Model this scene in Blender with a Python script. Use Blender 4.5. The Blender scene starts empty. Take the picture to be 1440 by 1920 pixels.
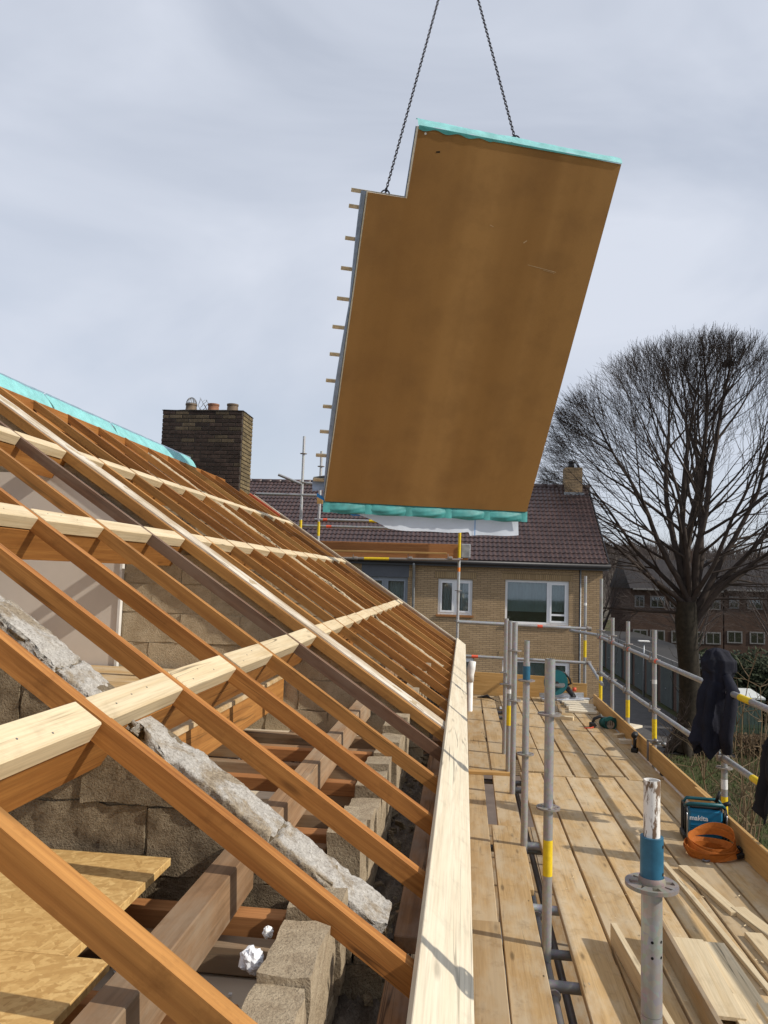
import bpy, bmesh, math, random
import numpy as np
from mathutils import Vector, Matrix, noise
random.seed(11); rnd = random.random
def ru(a, b): return a + (b - a) * random.random()
S = bpy.context.scene
COL = S.collection
EYE = 6.25                       # eye height above the ground; everything below is laid out relative to the eye
# ------------------------------------------------------------------ camera
FP, CX, CY = 1400.0, 720.0, 960.0
def _basis():
    fy = np.array([870 - CX, 1085 - CY, FP]); fy /= np.linalg.norm(fy)
    r = math.radians(1.3); u = np.array([math.sin(r), -math.cos(r), 0.0])
    u -= fy * (u @ fy); u /= np.linalg.norm(u)
    return np.stack([np.cross(fy, u), fy, u], 1)
RM = _basis()
def at(px, py, ax, v):           # pixel of the photograph -> point on the plane (axis ax) = v
    d = RM.T @ np.array([(px - CX) / FP, (py - CY) / FP, 1.0])
    return Vector(d * (v / d[ax]))
cam_d = bpy.data.cameras.new('camera'); cam = bpy.data.objects.new('camera', cam_d); COL.objects.link(cam)
cam.matrix_world = Matrix(((RM[0, 0], -RM[1, 0], -RM[2, 0], 0), (RM[0, 1], -RM[1, 1], -RM[2, 1], 0),
                           (RM[0, 2], -RM[1, 2], -RM[2, 2], EYE), (0, 0, 0, 1)))
cam_d.sensor_fit = 'VERTICAL'; cam_d.sensor_height = 24; cam_d.lens = 24 * FP / 1920
cam_d.clip_start = 0.05; cam_d.clip_end = 3000
S.camera = cam
S.render.resolution_x, S.render.resolution_y = 768, 1024
# ------------------------------------------------------------------ sky, sun, exposure
SUNV = Vector((1.0, -0.21, 0.71)).normalized()
world = bpy.data.worlds.new('World'); S.world = world; world.use_nodes = True
wt = world.node_tree; wt.nodes.clear()
def wn(t, **k):
    n = wt.nodes.new(t)
    for a, b in k.items(): setattr(n, a, b)
    return n
sky = wn('ShaderNodeTexSky', sky_type='NISHITA', sun_disc=False, sun_elevation=math.asin(SUNV.z),
         sun_rotation=math.atan2(SUNV.x, SUNV.y), air_density=1.0, dust_density=.7, ozone_density=1.0)
tc = wn('ShaderNodeTexCoord'); mp = wn('ShaderNodeMapping'); mp.inputs['Scale'].default_value = (1.3, 2.6, 3.2)
nz = wn('ShaderNodeTexNoise'); nz.inputs['Scale'].default_value = 1.25; nz.inputs['Detail'].default_value = 5; nz.inputs['Roughness'].default_value = .52; nz.inputs['Distortion'].default_value = .6
rp = wn('ShaderNodeValToRGB'); rp.color_ramp.elements[0].position = .30; rp.color_ramp.elements[0].color = (.58,) * 3 + (1,)
rp.color_ramp.elements[1].position = .66; rp.color_ramp.elements[1].color = (.97,) * 3 + (1,)
mx = wn('ShaderNodeMix', data_type='RGBA'); mx.inputs[7].default_value = (7.15, 7.6, 8.6, 1)   # thin bright cloud veil
bg = wn('ShaderNodeBackground'); bg.inputs['Strength'].default_value = .1
wo = wn('ShaderNodeOutputWorld')
L = wt.links.new
L(tc.outputs['Generated'], mp.inputs['Vector']); L(mp.outputs[0], nz.inputs['Vector']); L(nz.outputs['Fac'], rp.inputs[0])
L(rp.outputs[0], mx.inputs[0]); L(sky.outputs[0], mx.inputs[6]); L(mx.outputs[2], bg.inputs[0]); L(bg.outputs[0], wo.inputs[0])
sd = bpy.data.lights.new('sun', 'SUN'); sun = bpy.data.objects.new('sun', sd); COL.objects.link(sun)
sd.energy = 4.1; sd.angle = math.radians(.9); sd.color = (1, .93, .82)
sun.rotation_euler = SUNV.to_track_quat('Z', 'Y').to_euler(); sun.location = (0, 0, 60)
S.view_settings.view_transform = 'Standard'; S.view_settings.look = 'None'; S.view_settings.exposure = 0.0; S.view_settings.gamma = 1
# ------------------------------------------------------------------ materials
MATS = {}
class NT:
    def __init__(s, name, rough=.7, metal=0.0, spec=.35):
        m = bpy.data.materials.new(name); m.use_nodes = True; s.m = m; s.t = m.node_tree
        s.b = s.t.nodes['Principled BSDF']; s.b.inputs['Roughness'].default_value = rough
        s.b.inputs['Metallic'].default_value = metal; s.b.inputs['Specular IOR Level'].default_value = spec
        MATS[name] = m
    def n(s, t, ins=None, **k):
        q = s.t.nodes.new(t)
        for a, b in k.items(): setattr(q, a, b)
        for a, b in (ins or {}).items(): s.set(q, a, b)
        return q
    def set(s, q, a, b):
        if hasattr(b, 'is_output') : s.t.links.new(b, q.inputs[a])
        else: q.inputs[a].default_value = b
    def coord(s, scale=(1, 1, 1), rand=True):
        c = s.n('ShaderNodeTexCoord').outputs['Object']
        if rand:
            o = s.n('ShaderNodeObjectInfo').outputs['Random']
            mu = s.n('ShaderNodeMath', {0: o, 1: 37.0}, operation='MULTIPLY').outputs[0]
            c = s.n('ShaderNodeVectorMath', {0: c, 1: mu}, operation='ADD').outputs[0]
        return s.n('ShaderNodeMapping', {'Vector': c, 'Scale': scale}).outputs[0]
    def noise(s, v, scale, detail=4, rough=.55, dist=0.0):
        return s.n('ShaderNodeTexNoise', {'Vector': v, 'Scale': scale, 'Detail': detail, 'Roughness': rough, 'Distortion': dist}).outputs['Fac']
    def ramp(s, f, stops):
        r = s.n('ShaderNodeValToRGB', {0: f}); e = r.color_ramp.elements
        while len(e) < len(stops): e.new(.5)
        for i, (p, c) in enumerate(stops):
            e[i].position = p; e[i].color = (c if len(c) == 4 else tuple(c) + (1,)) if not isinstance(c, (int, float)) else (c, c, c, 1)
        return r.outputs[0]
    def mix(s, f, a, b, mode='MIX'):
        q = s.n('ShaderNodeMix', data_type='RGBA', blend_type=mode)
        s.set(q, 0, f)
        for i, v in ((6, a), (7, b)):
            s.set(q, i, v if hasattr(v, 'is_output') else (tuple(v) + (1,) if len(v) == 3 else v))
        return q.outputs[2]
    def vary(s, c, v=.12, sat=.0, hue=0.0):
        o = s.n('ShaderNodeObjectInfo').outputs['Random']
        val = s.n('ShaderNodeMapRange', {0: o, 3: 1 - v, 4: 1 + v}).outputs[0]
        h = s.n('ShaderNodeHueSaturation', {'Value': val, 'Color': c}); return h.outputs[0]
    def bump(s, h, strength=.3, dist=.01):
        s.t.links.new(s.n('ShaderNodeBump', {'Height': h, 'Strength': strength, 'Distance': dist}).outputs[0], s.b.inputs['Normal'])
    def col(s, c): s.set(s.b, 'Base Color', c if hasattr(c, 'is_output') else tuple(c) + (1,)); return s
def wood(name, light, dark, vary=.12, rough=.65, knots=.5, grey=None, greyamt=.0, fine=1.0, streak=.5, hue=None, dirt=.3):
    t = NT(name, rough, spec=.25)
    g = t.noise(t.coord((1.2, 26 * fine, 26 * fine)), 1.0, 6, .6, .5)
    w = t.noise(t.coord((.5, 5, 5)), 1.0, 3, .5, 1.0)
    c = t.mix(t.ramp(g, [(.32, 0), (.68, 1)]), dark, light)
    c = t.mix(t.ramp(w, [(.35, streak), (.6, 0)]), c, t.mix(.5, dark, light), 'MULTIPLY') if streak < 0 else t.mix(t.ramp(w, [(.3, streak), (.62, 0)]), c, dark)
    g2 = t.noise(t.coord((4, 130, 130)), 1.0, 4, .6); c = t.mix(t.ramp(g2, [(.34, .38), (.56, 0)]), c, tuple(x * .62 for x in dark))
    sp = t.noise(t.coord((.55, 22, 22)), 1.0, 2, .4, .3); sm_ = t.noise(t.coord((1.3, 6, 6)), 1.0, 2)
    sp = t.n('ShaderNodeMath', {0: t.n('ShaderNodeMath', {0: sp, 1: .5}, operation='SUBTRACT').outputs[0]}, operation='ABSOLUTE').outputs[0]
    sp = t.n('ShaderNodeMath', {0: t.ramp(sp, [(.004, .8), (.014, 0)]), 1: t.ramp(sm_, [(.52, 0), (.62, 1)])}, operation='MULTIPLY').outputs[0]
    c = t.mix(sp, c, tuple(x * .22 for x in dark))
    v = t.n('ShaderNodeTexVoronoi', {'Vector': t.coord((2.2, 9, 9)), 'Scale': 1.0, 'Randomness': 1.0}).outputs['Distance']
    k = t.ramp(v, [(.05, knots), (.13, 0)])
    c = t.mix(k, c, tuple(x * .35 for x in dark))
    if grey:
        q = t.noise(t.coord((1.5, 4, 4)), 1.6, 5, .65)
        c = t.mix(t.ramp(q, [(.42, 0), (.62, greyamt)]), c, grey)
    if hue:
        hr = t.n('ShaderNodeMath', {0: t.n('ShaderNodeObjectInfo').outputs['Random'], 1: 7.31}, operation='MULTIPLY').outputs[0]
        hr = t.n('ShaderNodeMath', {0: hr}, operation='FRACT').outputs[0]
        c = t.mix(t.ramp(hr, [(.35, 0), (1, hue[1])]), c, t.mix(t.ramp(g, [(.32, 0), (.68, 1)]), tuple(x * .7 for x in hue[0]), hue[0]))
    dn_ = t.noise(t.coord((3, 3, 3)), 2.5, 6, .7); c = t.mix(t.ramp(dn_, [(.56, 0), (.74, dirt)]), c, tuple(x * .45 for x in dark))
    c = t.vary(c, vary); t.col(c)
    t.bump(g, .25, .004); return t.m
wood('rafter_timber', (.455, .205, .055), (.24, .088, .020), .17, .68, .6, hue=((.52, .30, .095), .55), dirt=.5); wood('dark_timber', (.19, .105, .06), (.10, .05, .03), .08, .75, .5, (.20, .15, .11), .4)
wood('old_timber', (.30, .16, .075), (.17, .085, .04), .16, .75, .5, (.25, .2, .16), .6)
wood('grey_top_timber', (.36, .225, .125), (.21, .12, .06), .14, .8, .5, (.30, .24, .17), .6)
wood('pale_timber', (.71, .60, .41), (.59, .455, .27), .07, .55, .45, streak=.25)
wood('white_timber', (.72, .65, .51), (.62, .53, .385), .05, .55, .5, streak=.2)
wood('deck_timber', (.54, .375, .185), (.38, .245, .11), .16, .78, .8, (.50, .41, .28), .75, hue=((.40, .29, .165), .6), dirt=.55)
wood('deck_old', (.36, .24, .12), (.24, .15, .07), .15, .8, .6, (.32, .27, .2), .8)
wood('toe_timber', (.54, .335, .13), (.43, .25, .085), .08, .6, .3)
wood('orange_board', (.46, .22, .085), (.33, .14, .05), .1, .65, .3)
wood('purlin_timber', (.45, .21, .056), (.28, .112, .027), .08, .62, .4)
wood('limed_timber', (.60, .52, .40), (.36, .27, .17), .06, .8, .4, (.68, .63, .54), .8, 1.6, .7)
def plain(name, c, rough=.6, metal=0.0, spec=.35, nscale=8.0, amt=.25, vary=0.0, bump=0.0, bscale=60):
    t = NT(name, rough, metal, spec)
    q = t.noise(t.coord(), nscale, 5, .6)
    cc = t.mix(t.ramp(q, [(.3, 0), (.7, 1)]), tuple(x * (1 - amt) for x in c), tuple(min(1, x * (1 + amt)) for x in c))
    if vary: cc = t.vary(cc, vary)
    t.col(cc)
    if bump: t.bump(t.noise(t.coord(), bscale, 4, .7), bump, .01)
    return t.m
def galv(name, c, rough=.48, metal=.55):
    t = NT(name, rough, metal, .5)
    v = t.n('ShaderNodeTexVoronoi', {'Vector': t.coord(), 'Scale': 70.0}).outputs['Color']
    q = t.noise(t.coord((30, 30, 6)), 1.0, 4, .6)
    cc = t.mix(t.ramp(q, [(.35, 0), (.75, .6)]), t.mix(.12, c, v, 'OVERLAY'), (.24, .21, .17))
    t.col(cc); t.set(t.b, 'Roughness', t.ramp(q, [(.3, rough - .08), (.8, rough + .2)])); t.bump(q, .05, .003)
galv('galvanised', (.40, .41, .42)); galv('dark_steel', (.16, .16, .17), .5); galv('bright_steel', (.60, .61, .62), .38)
galv('cast_steel', (.27, .24, .22), .6, .4)
plain('yellow_paint', (.72, .52, .02), .5, nscale=40, amt=.12)
plain('blue_paint', (.025, .115, .19), .45, nscale=30, amt=.2)
plain('red_tape', (.75, .12, .06), .5); plain('white_tape', (.75, .75, .73), .5); plain('orange_tape', (.8, .25, .04), .5)
plain('hole_black', (.01, .01, .01), .9)
t = NT('peeling_white', .6)
q = t.noise(t.coord((60, 60, 14)), 1.0, 5, .7)
t.col(t.mix(t.ramp(q, [(.44, 0), (.5, 1)]), (.16, .10, .06), (.74, .72, .68))); t.bump(q, .4, .002)
def concrete(name, a, b, scale=14, bump=.8, dist=.012, fine=120):
    t = NT(name, .92, spec=.15)
    q = t.noise(t.coord((1, 1, 1)), scale, 8, .7, .3); f = t.noise(t.coord(), fine, 3, .7)
    c = t.mix(t.ramp(q, [(.28, 0), (.7, 1)]), a, b)
    c = t.mix(t.ramp(f, [(.3, .55), (.5, 0)]), c, tuple(x * .45 for x in a))
    t.col(t.vary(c, .08))
    h = t.n('ShaderNodeMath', {0: q, 1: f}, operation='ADD').outputs[0]
    t.bump(h, bump, dist); return t.m
concrete('rough_block', (.20, .15, .095), (.42, .335, .225), 26, 1.0, .02, 150); concrete('pier_block', (.25, .19, .125), (.44, .36, .25), 22, .7, .008)
concrete('grey_mortar', (.30, .26, .21), (.70, .66, .60), 20, .9, .01, 110); concrete('plaster_wall', (.36, .28, .18), (.52, .43, .30), 9, .5)
def patchy(name):
    t = NT(name, .93, spec=.12); a = t.noise(t.coord((1, 1, 1)), 5.5, 6, .7, .6); b = t.noise(t.coord(), 55, 5, .7); f = t.noise(t.coord(), 160, 3, .7)
    c = t.mix(t.ramp(b, [(.3, 0), (.68, 1)]), (.33, .30, .26), (.60, .57, .52)); c = t.mix(t.ramp(a, [(.47, 0), (.58, .95)]), c, t.mix(t.ramp(b, [(.3, 0), (.68, 1)]), (.20, .155, .105), (.40, .325, .23)))
    c = t.mix(t.ramp(f, [(.33, .6), (.48, 0)]), c, (.12, .095, .07)); t.col(c); t.bump(t.n('ShaderNodeMath', {0: b, 1: f}, operation='ADD').outputs[0], .9, .008)
patchy('patchy_mortar')
concrete('dark_rubble', (.09, .07, .055), (.22, .175, .13), 16, .9, .015)
plain('plasterboard', (.66, .60, .53), .85, nscale=2.5, amt=.06)
plain('ceiling_board', (.60, .51, .39), .85, nscale=2, amt=.12)
# oriented strand board: layered stretched flakes
t = NT('osb', .55, spec=.3)
c = None
for i, (sx, sy, rot) in enumerate(((12, 62, .25), (14, 75, .95), (11, 60, 1.75), (13, 66, 2.6))):
    m_ = t.n('ShaderNodeMapping', {'Vector': t.n('ShaderNodeMapping', {'Vector': t.coord((1, 1, 1)), 'Rotation': (0, 0, rot), 'Location': (i * 3.3, i, 0)}).outputs[0], 'Scale': (sx, sy, 20)}).outputs[0]
    v = t.n('ShaderNodeTexVoronoi', {'Vector': m_, 'Scale': 1.0}).outputs['Color']
    s_ = t.n('ShaderNodeSeparateColor', {0: v}).outputs[0]
    k = t.ramp(s_, [(0, (.44, .265, .095)), (.55, (.56, .36, .14)), (1, (.68, .47, .20))])
    c = k if c is None else t.mix(t.ramp(t.noise(t.coord(), 26 + 7 * i, 2), [(.47, 0), (.53, .85)]), c, k)
t.col(c); t.bump(s_, .25, .003)
# chipboard underside of the new roof panels
t = NT('chipboard', .5, spec=.3)
a = t.noise(t.coord((1, 1, 1)), 260, 3, .7); b = t.noise(t.coord((1.15, .05, 1), False), 1.0, 3, .5, .4); d = t.noise(t.coord(), 2.2, 5, .6)
c = t.mix(t.ramp(b, [(.36, 0), (.64, 1)]), (.325, .165, .050), (.44, .238, .080))
c = t.mix(t.ramp(d, [(.45, 0), (.75, .35)]), c, (.18, .09, .035))
c = t.mix(t.ramp(a, [(.3, .35), (.5, 0)]), c, (.12, .06, .025)); t.col(c)
plain('board_edge', (.68, .55, .36), .7, nscale=20)
plain('turquoise_foil', (.25, .58, .58), .55, nscale=9, amt=.18, spec=.5, bump=.35, bscale=14)
plain('turquoise_dark', (.06, .30, .29), .5, nscale=7, amt=.3, spec=.5, bump=.3, bscale=12)
plain('white_foil', (.74, .80, .88), .4, nscale=6, amt=.08, spec=.5, bump=.3, bscale=10)
plain('blue_foil', (.03, .22, .55), .4, nscale=6, spec=.5); plain('blue_grey_foil', (.28, .34, .44), .45, nscale=6, spec=.5)
plain('chain_steel', (.035, .032, .04), .5, .5)
def brickmat(name, c1, c2, mortar, bw=.22, bh=.0625, mort=.012, axis='XZ', dirt=.35, bump=.6):
    t = NT(name, .88, spec=.15)
    o = t.n('ShaderNodeTexCoord').outputs['Object']
    sp = t.n('ShaderNodeSeparateXYZ', {0: o})
    v = t.n('ShaderNodeCombineXYZ', {0: sp.outputs['XYZ'.index(axis[0])], 1: sp.outputs[2]}).outputs[0]
    br = t.n('ShaderNodeTexBrick', {'Vector': v, 'Color1': tuple(c1) + (1,), 'Color2': tuple(c2) + (1,), 'Mortar': tuple(mortar) + (1,),
             'Scale': 1.0, 'Mortar Size': mort * .5, 'Mortar Smooth': .1, 'Bias': -.1, 'Brick Width': bw, 'Row Height': bh})
    q = t.noise(o, 1.1, 6, .65)
    c = t.mix(t.ramp(q, [(.35, dirt), (.65, 0)]), br.outputs['Color'], tuple(x * .5 for x in c1))
    t.col(c)
    inv = t.n('ShaderNodeMath', {0: 1.0, 1: br.outputs['Fac']}, operation='SUBTRACT').outputs[0]
    t.bump(inv, bump, .01); return t.m
brickmat('yellow_brick', (.46, .325, .19), (.36, .25, .14), (.15, .12, .09), dirt=.3)
brickmat('soldier_brick', (.45, .32, .175), (.35, .24, .125), (.14, .11, .08), .0625, .22)
brickmat('own_brick', (.33, .20, .11), (.26, .15, .08), (.25, .22, .18), axis='YZ')
brickmat('dark_terrace_brick', (.10, .062, .045), (.075, .047, .036), (.06, .05, .045), dirt=.5)
brickmat('garage_brick', (.13, .075, .055), (.10, .058, .045), (.10, .09, .08), axis='YZ')
plain('chimney_brick', (.040, .026, .020), .9, nscale=14, amt=.4, vary=.35, bump=.5, bscale=70)
plain('lit_side_brick', (.15, .115, .06), .92, nscale=12, amt=.35, vary=.3, bump=.5, bscale=70)  # lighter olive colour paints in sunlight on the chimney's right face
plain('stained_brick', (.078, .058, .036), .92, nscale=12, amt=.35, vary=.3, bump=.5, bscale=70); plain('chimney_mortar', (.062, .052, .042), .95, nscale=18, amt=.3, bump=.4)
plain('terracotta', (.25, .115, .065), .8, nscale=14, amt=.3); plain('old_pot', (.15, .11, .075), .85, nscale=14, amt=.35)
plain('lead', (.33, .35, .37), .6, .2, nscale=20); plain('wire', (.22, .22, .22), .5, .5)
t = NT('roof_tile', .38, spec=.5)
q = t.noise(t.coord((1, 1, 1)), 2.4, 5, .65); f = t.noise(t.coord((6, 1.5, 1)), 1.0, 2)
t.col(t.mix(t.ramp(f, [(.35, 0), (.65, .5)]), t.mix(t.ramp(q, [(.3, 0), (.7, 1)]), (.045, .025, .023), (.088, .050, .044)), (.034, .019, .018)))
plain('grey_paint', (.10, .11, .13), .45, nscale=4, amt=.08); plain('white_frame', (.80, .81, .82), .35, nscale=4, amt=.03)
plain('grey_frame', (.25, .28, .32), .4, nscale=4, amt=.06); plain('gutter_black', (.022, .022, .026), .45)
plain('zinc', (.36, .38, .40), .45, .4, nscale=12); plain('white_pvc', (.72, .71, .68), .45, nscale=8, amt=.1)
t = NT('window_glass', .03, spec=.6); t.col((.02, .025, .028))
tr_ = t.n('ShaderNodeBsdfTransparent', {'Color': (.80, .86, .86, 1)}); fr_ = t.n('ShaderNodeFresnel', {'IOR': 1.5}); gl_ = t.n('ShaderNodeBsdfGlossy', {'Roughness': .03, 'Color': (.9, .95, 1, 1)})
mx_ = t.n('ShaderNodeMixShader', {0: t.n('ShaderNodeMath', {0: fr_.outputs[0], 1: .05}, operation='ADD').outputs[0], 1: tr_.outputs[0], 2: gl_.outputs[0]})
t.t.links.new(mx_.outputs[0], t.t.nodes['Material Output'].inputs['Surface'])
def translucent(name, amt, c):
    n_ = MATS[name].node_tree; o_ = n_.nodes['Material Output']; b_ = n_.nodes['Principled BSDF']; q_ = n_.nodes.new('ShaderNodeBsdfTranslucent'); q_.inputs[0].default_value = tuple(c) + (1,); x_ = n_.nodes.new('ShaderNodeMixShader'); x_.inputs[0].default_value = amt
    n_.links.new(b_.outputs[0], x_.inputs[1]); n_.links.new(q_.outputs[0], x_.inputs[2]); n_.links.new(x_.outputs[0], o_.inputs[0])
translucent('white_foil', .5, (.75, .82, .92)); translucent('turquoise_dark', .18, (.2, .6, .58)); translucent('turquoise_foil', .15, (.4, .75, .75)); translucent('blue_foil', .4, (.05, .35, .8))
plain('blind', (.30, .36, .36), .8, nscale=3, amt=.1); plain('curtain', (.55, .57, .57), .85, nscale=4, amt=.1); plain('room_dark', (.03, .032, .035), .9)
plain('navy_cloth', (.006, .007, .016), .85, nscale=6, amt=.4, bump=.3, bscale=40); plain('black_cloth', (.008, .008, .011), .85, nscale=6, amt=.4)
plain('teal_plastic', (.008, .085, .10), .4, nscale=10, amt=.15); plain('radio_blue', (.012, .15, .28), .42, nscale=8, amt=.15)
plain('black_plastic', (.014, .014, .015), .5, nscale=20, amt=.3); plain('green_plastic', (.008, .07, .065), .42, nscale=12, amt=.2)
plain('red_plastic', (.55, .07, .03), .45); plain('orange_strap', (.45, .135, .018), .7, nscale=40, amt=.15, bump=.4, bscale=220)
plain('sawn_white', (.80, .76, .66), .7, nscale=30, amt=.1); plain('silver', (.55, .56, .58), .3, .8)
plain('clear_plastic', (.75, .76, .78), .25, nscale=30, amt=.1)
plain('bark', (.030, .024, .016), .95, nscale=7, amt=.4, bump=.7, bscale=30); plain('twig', (.050, .037, .030), .95, nscale=3, amt=.3)
plain('pale_twig', (.17, .12, .065), .9, nscale=3, amt=.3); plain('nest', (.05, .035, .025), .95)
plain('far_twig', (.095, .075, .065), .95, nscale=.3, amt=.35); plain('hill_floor', (.075, .062, .045), .95, nscale=.05, amt=.3)
plain('asphalt', (.075, .07, .066), .9, nscale=3, amt=.2, bump=.3); plain('footway', (.15, .115, .095), .9, nscale=2, amt=.2)
t = NT('lawn_soil', .95, spec=.1); q = t.noise(t.coord(), .7, 6, .65); f = t.noise(t.coord(), 14, 4, .7)
t.col(t.mix(t.ramp(f, [(.35, .6), (.6, 0)]), t.mix(t.ramp(q, [(.35, 0), (.65, 1)]), (.085, .062, .036), (.065, .085, .028)), (.04, .034, .02))); t.bump(f, .6, .04)
plain('grass_blade', (.06, .085, .025), .9, nscale=1, amt=.4); plain('hedge_leaf', (.022, .032, .012), .8, nscale=2, amt=.4); plain('hedge_brown', (.10, .065, .035), .9, nscale=2, amt=.3)
plain('shed_green', (.055, .085, .07), .6, nscale=5, amt=.2); plain('fence_green', (.05, .075, .04), .7); plain('shed_roof', (.62, .64, .62), .5, nscale=5, amt=.1)
plain('dark_tile', (.022, .018, .017), .6, nscale=1, amt=.3); plain('garage_door', (.085, .10, .095), .55, nscale=2, amt=.15); plain('fascia', (.20, .19, .18), .6); plain('dull_frame', (.16, .155, .15), .6)
plain('flat_roof', (.035, .032, .03), .85, nscale=1, amt=.15); plain('red_primer', (.42, .075, .025), .6, nscale=8, amt=.2)
plain('eps', (.78, .78, .76), .8)
# ------------------------------------------------------------------ mesh helpers
class MB:
    def __init__(s): s.v = []; s.f = []; s.mi = []
    def add(s, vs, fs, mi=0):
        o = len(s.v); s.v += [tuple(v) for v in vs]; s.f += [tuple(i + o for i in f) for f in fs]; s.mi += [mi] * len(fs); return s
    def box(s, c, d, M=None, mi=0):
        x, y, z = (q * .5 for q in d); c = Vector(c)
        vs = [Vector((sx * x, sy * y, sz * z)) for sz in (-1, 1) for sx, sy in ((-1, -1), (1, -1), (1, 1), (-1, 1))]
        vs = [c + ((M @ v) if M else v) for v in vs]
        return s.add(vs, [(3, 2, 1, 0), (4, 5, 6, 7), (0, 1, 5, 4), (1, 2, 6, 5), (2, 3, 7, 6), (3, 0, 4, 7)], mi)
    def bb(s, x0, x1, y0, y1, z0, z1, mi=0): return s.box(((x0 + x1) / 2, (y0 + y1) / 2, (z0 + z1) / 2), (x1 - x0, y1 - y0, z1 - z0), None, mi)
    def tube(s, pts, r, n=10, caps=True, mi=0):
        pts = [Vector(p) for p in pts]; rs = r if isinstance(r, (list, tuple)) else [r] * len(pts)
        up = None; vs = []
        for i, p in enumerate(pts):
            d = (pts[min(i + 1, len(pts) - 1)] - pts[max(i - 1, 0)]).normalized()
            if up is None: up = d.orthogonal().normalized()
            up = (up - d * up.dot(d)); up = up.normalized() if up.length > 1e-6 else d.orthogonal().normalized()
            w = d.cross(up)
            vs += [p + (up * math.cos(a) + w * math.sin(a)) * rs[i] for a in (2 * math.pi * k / n for k in range(n))]
        fs = [(i * n + k, i * n + (k + 1) % n, (i + 1) * n + (k + 1) % n, (i + 1) * n + k) for i in range(len(pts) - 1) for k in range(n)]
        if caps: fs += [tuple(range(n - 1, -1, -1)), tuple((len(pts) - 1) * n + k for k in range(n))]
        return s.add(vs, fs, mi)
    def cyl(s, a, b, r, n=14, mi=0): return s.tube([a, b], r, n, True, mi)
    def prism(s, poly, y0, y1, mi=0):           # polygon in XZ extruded along Y
        n = len(poly); vs = [(x, y0, z) for x, z in poly] + [(x, y1, z) for x, z in poly]
        return s.add(vs, [tuple(range(n)), tuple(range(2 * n - 1, n - 1, -1))] + [(i, i + n, (i + 1) % n + n, (i + 1) % n) for i in range(n)], mi)
    def grid(s, f, nu, nv, mi=0):               # f(u,v) -> point
        vs = [f(i / nu, j / nv) for j in range(nv + 1) for i in range(nu + 1)]
        return s.add(vs, [(j * (nu + 1) + i, j * (nu + 1) + i + 1, (j + 1) * (nu + 1) + i + 1, (j + 1) * (nu + 1) + i) for j in range(nv) for i in range(nu)], mi)
    def ball(s, c, r, nu=12, nv=8, sc=(1, 1, 1), mi=0):
        return s.grid(lambda u, v: (c[0] + r * sc[0] * math.sin(math.pi * v) * math.cos(2 * math.pi * u), c[1] + r * sc[1] * math.sin(math.pi * v) * math.sin(2 * math.pi * u), c[2] + r * sc[2] * math.cos(math.pi * v)), nu, nv, mi)
    def build(s, name, mat, parent=None, smooth=False, bevel=0, kind=None, label=None):
        me = bpy.data.meshes.new(name); me.from_pydata(s.v, [], s.f)
        for m in (mat if isinstance(mat, (list, tuple)) else [mat]): me.materials.append(MATS[m])
        if any(s.mi): me.polygons.foreach_set('material_index', s.mi)
        bm = bmesh.new(); bm.from_mesh(me)
        bmesh.ops.recalc_face_normals(bm, faces=bm.faces)
        if bevel: bmesh.ops.bevel(bm, geom=bm.edges[:], offset=bevel, segments=1, affect='EDGES', clamp_overlap=True)
        bm.to_mesh(me); bm.free()
        if smooth:
            for p in me.polygons: p.use_smooth = True
            if smooth == 'auto':
                try: me.set_sharp_from_angle(angle=math.radians(40))
                except Exception: pass
        o = bpy.data.objects.new(name, me); COL.objects.link(o)
        if parent: o.parent = parent
        if kind: o['kind'] = kind
        if label: o['label'] = label
        return o
def thing(name, label, cat, group=None, kind=None):
    o = bpy.data.objects.new(name, None); COL.objects.link(o); o.empty_display_size = .2
    return tag(o, label, cat, group, kind)
def tag(o, label, cat, group=None, kind=None):
    o['label'] = label
    if cat: o['category'] = cat
    if group: o['group'] = group
    if kind: o['kind'] = kind
    return o
def frame(p0, p1, up=(0, 0, 1)):
    p0, p1 = Vector(p0), Vector(p1); x = (p1 - p0).normalized(); z = Vector(up); z = (z - x * z.dot(x)).normalized(); y = z.cross(x)
    M = Matrix((x, y, z)).transposed().to_4x4(); M.translation = p0; return M
def beam(name, p0, p1, w, h, mat, parent=None, up=(0, 0, 1), bevel=.003, wob=0.0, seg=1):
    """timber with its axis on local X: p0..p1 is the centre line of the TOP face, w across, h deep"""
    Ln = (Vector(p1) - Vector(p0)).length; m = MB()
    if seg == 1: m.bb(0, Ln, -w / 2, w / 2, -h, 0)
    else:
        n = seg + 1; vs = []; ph = ru(0, 9)
        for i in range(n):
            a = i / seg; dy = wob * math.sin(a * 5 + ph); dz = wob * .6 * math.sin(a * 4 + ph * 2)
            e = wob * .35
            vs += [(a * Ln, -w / 2 + dy + ru(-e, e), -h + dz), (a * Ln, w / 2 + dy + ru(-e, e), -h + dz), (a * Ln, w / 2 + dy + ru(-e, e), dz + ru(-e, e)), (a * Ln, -w / 2 + dy + ru(-e, e), dz + ru(-e, e))]
        fs = [(i * 4 + k, i * 4 + (k + 1) % 4, i * 4 + 4 + (k + 1) % 4, i * 4 + 4 + k) for i in range(seg) for k in range(4)] + [(3, 2, 1, 0), tuple(seg * 4 + k for k in range(4))]
        m.add(vs, fs); bevel = 0
    o = m.build(name, mat, parent, bevel=bevel); o.matrix_local = frame(p0, p1, up); return o
def copy(o, parent=None, loc=None):
    c = o.copy(); COL.objects.link(c); c.parent = parent
    if loc is not None: c.location = loc
    for ch in o.children:
        d = ch.copy(); COL.objects.link(d); d.parent = c
    return c
def fbm(x, y, z=0.0, o=4): return noise.fractal(Vector((x, y, z)), 1.0, 2.1, o)
G0 = -EYE
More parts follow.
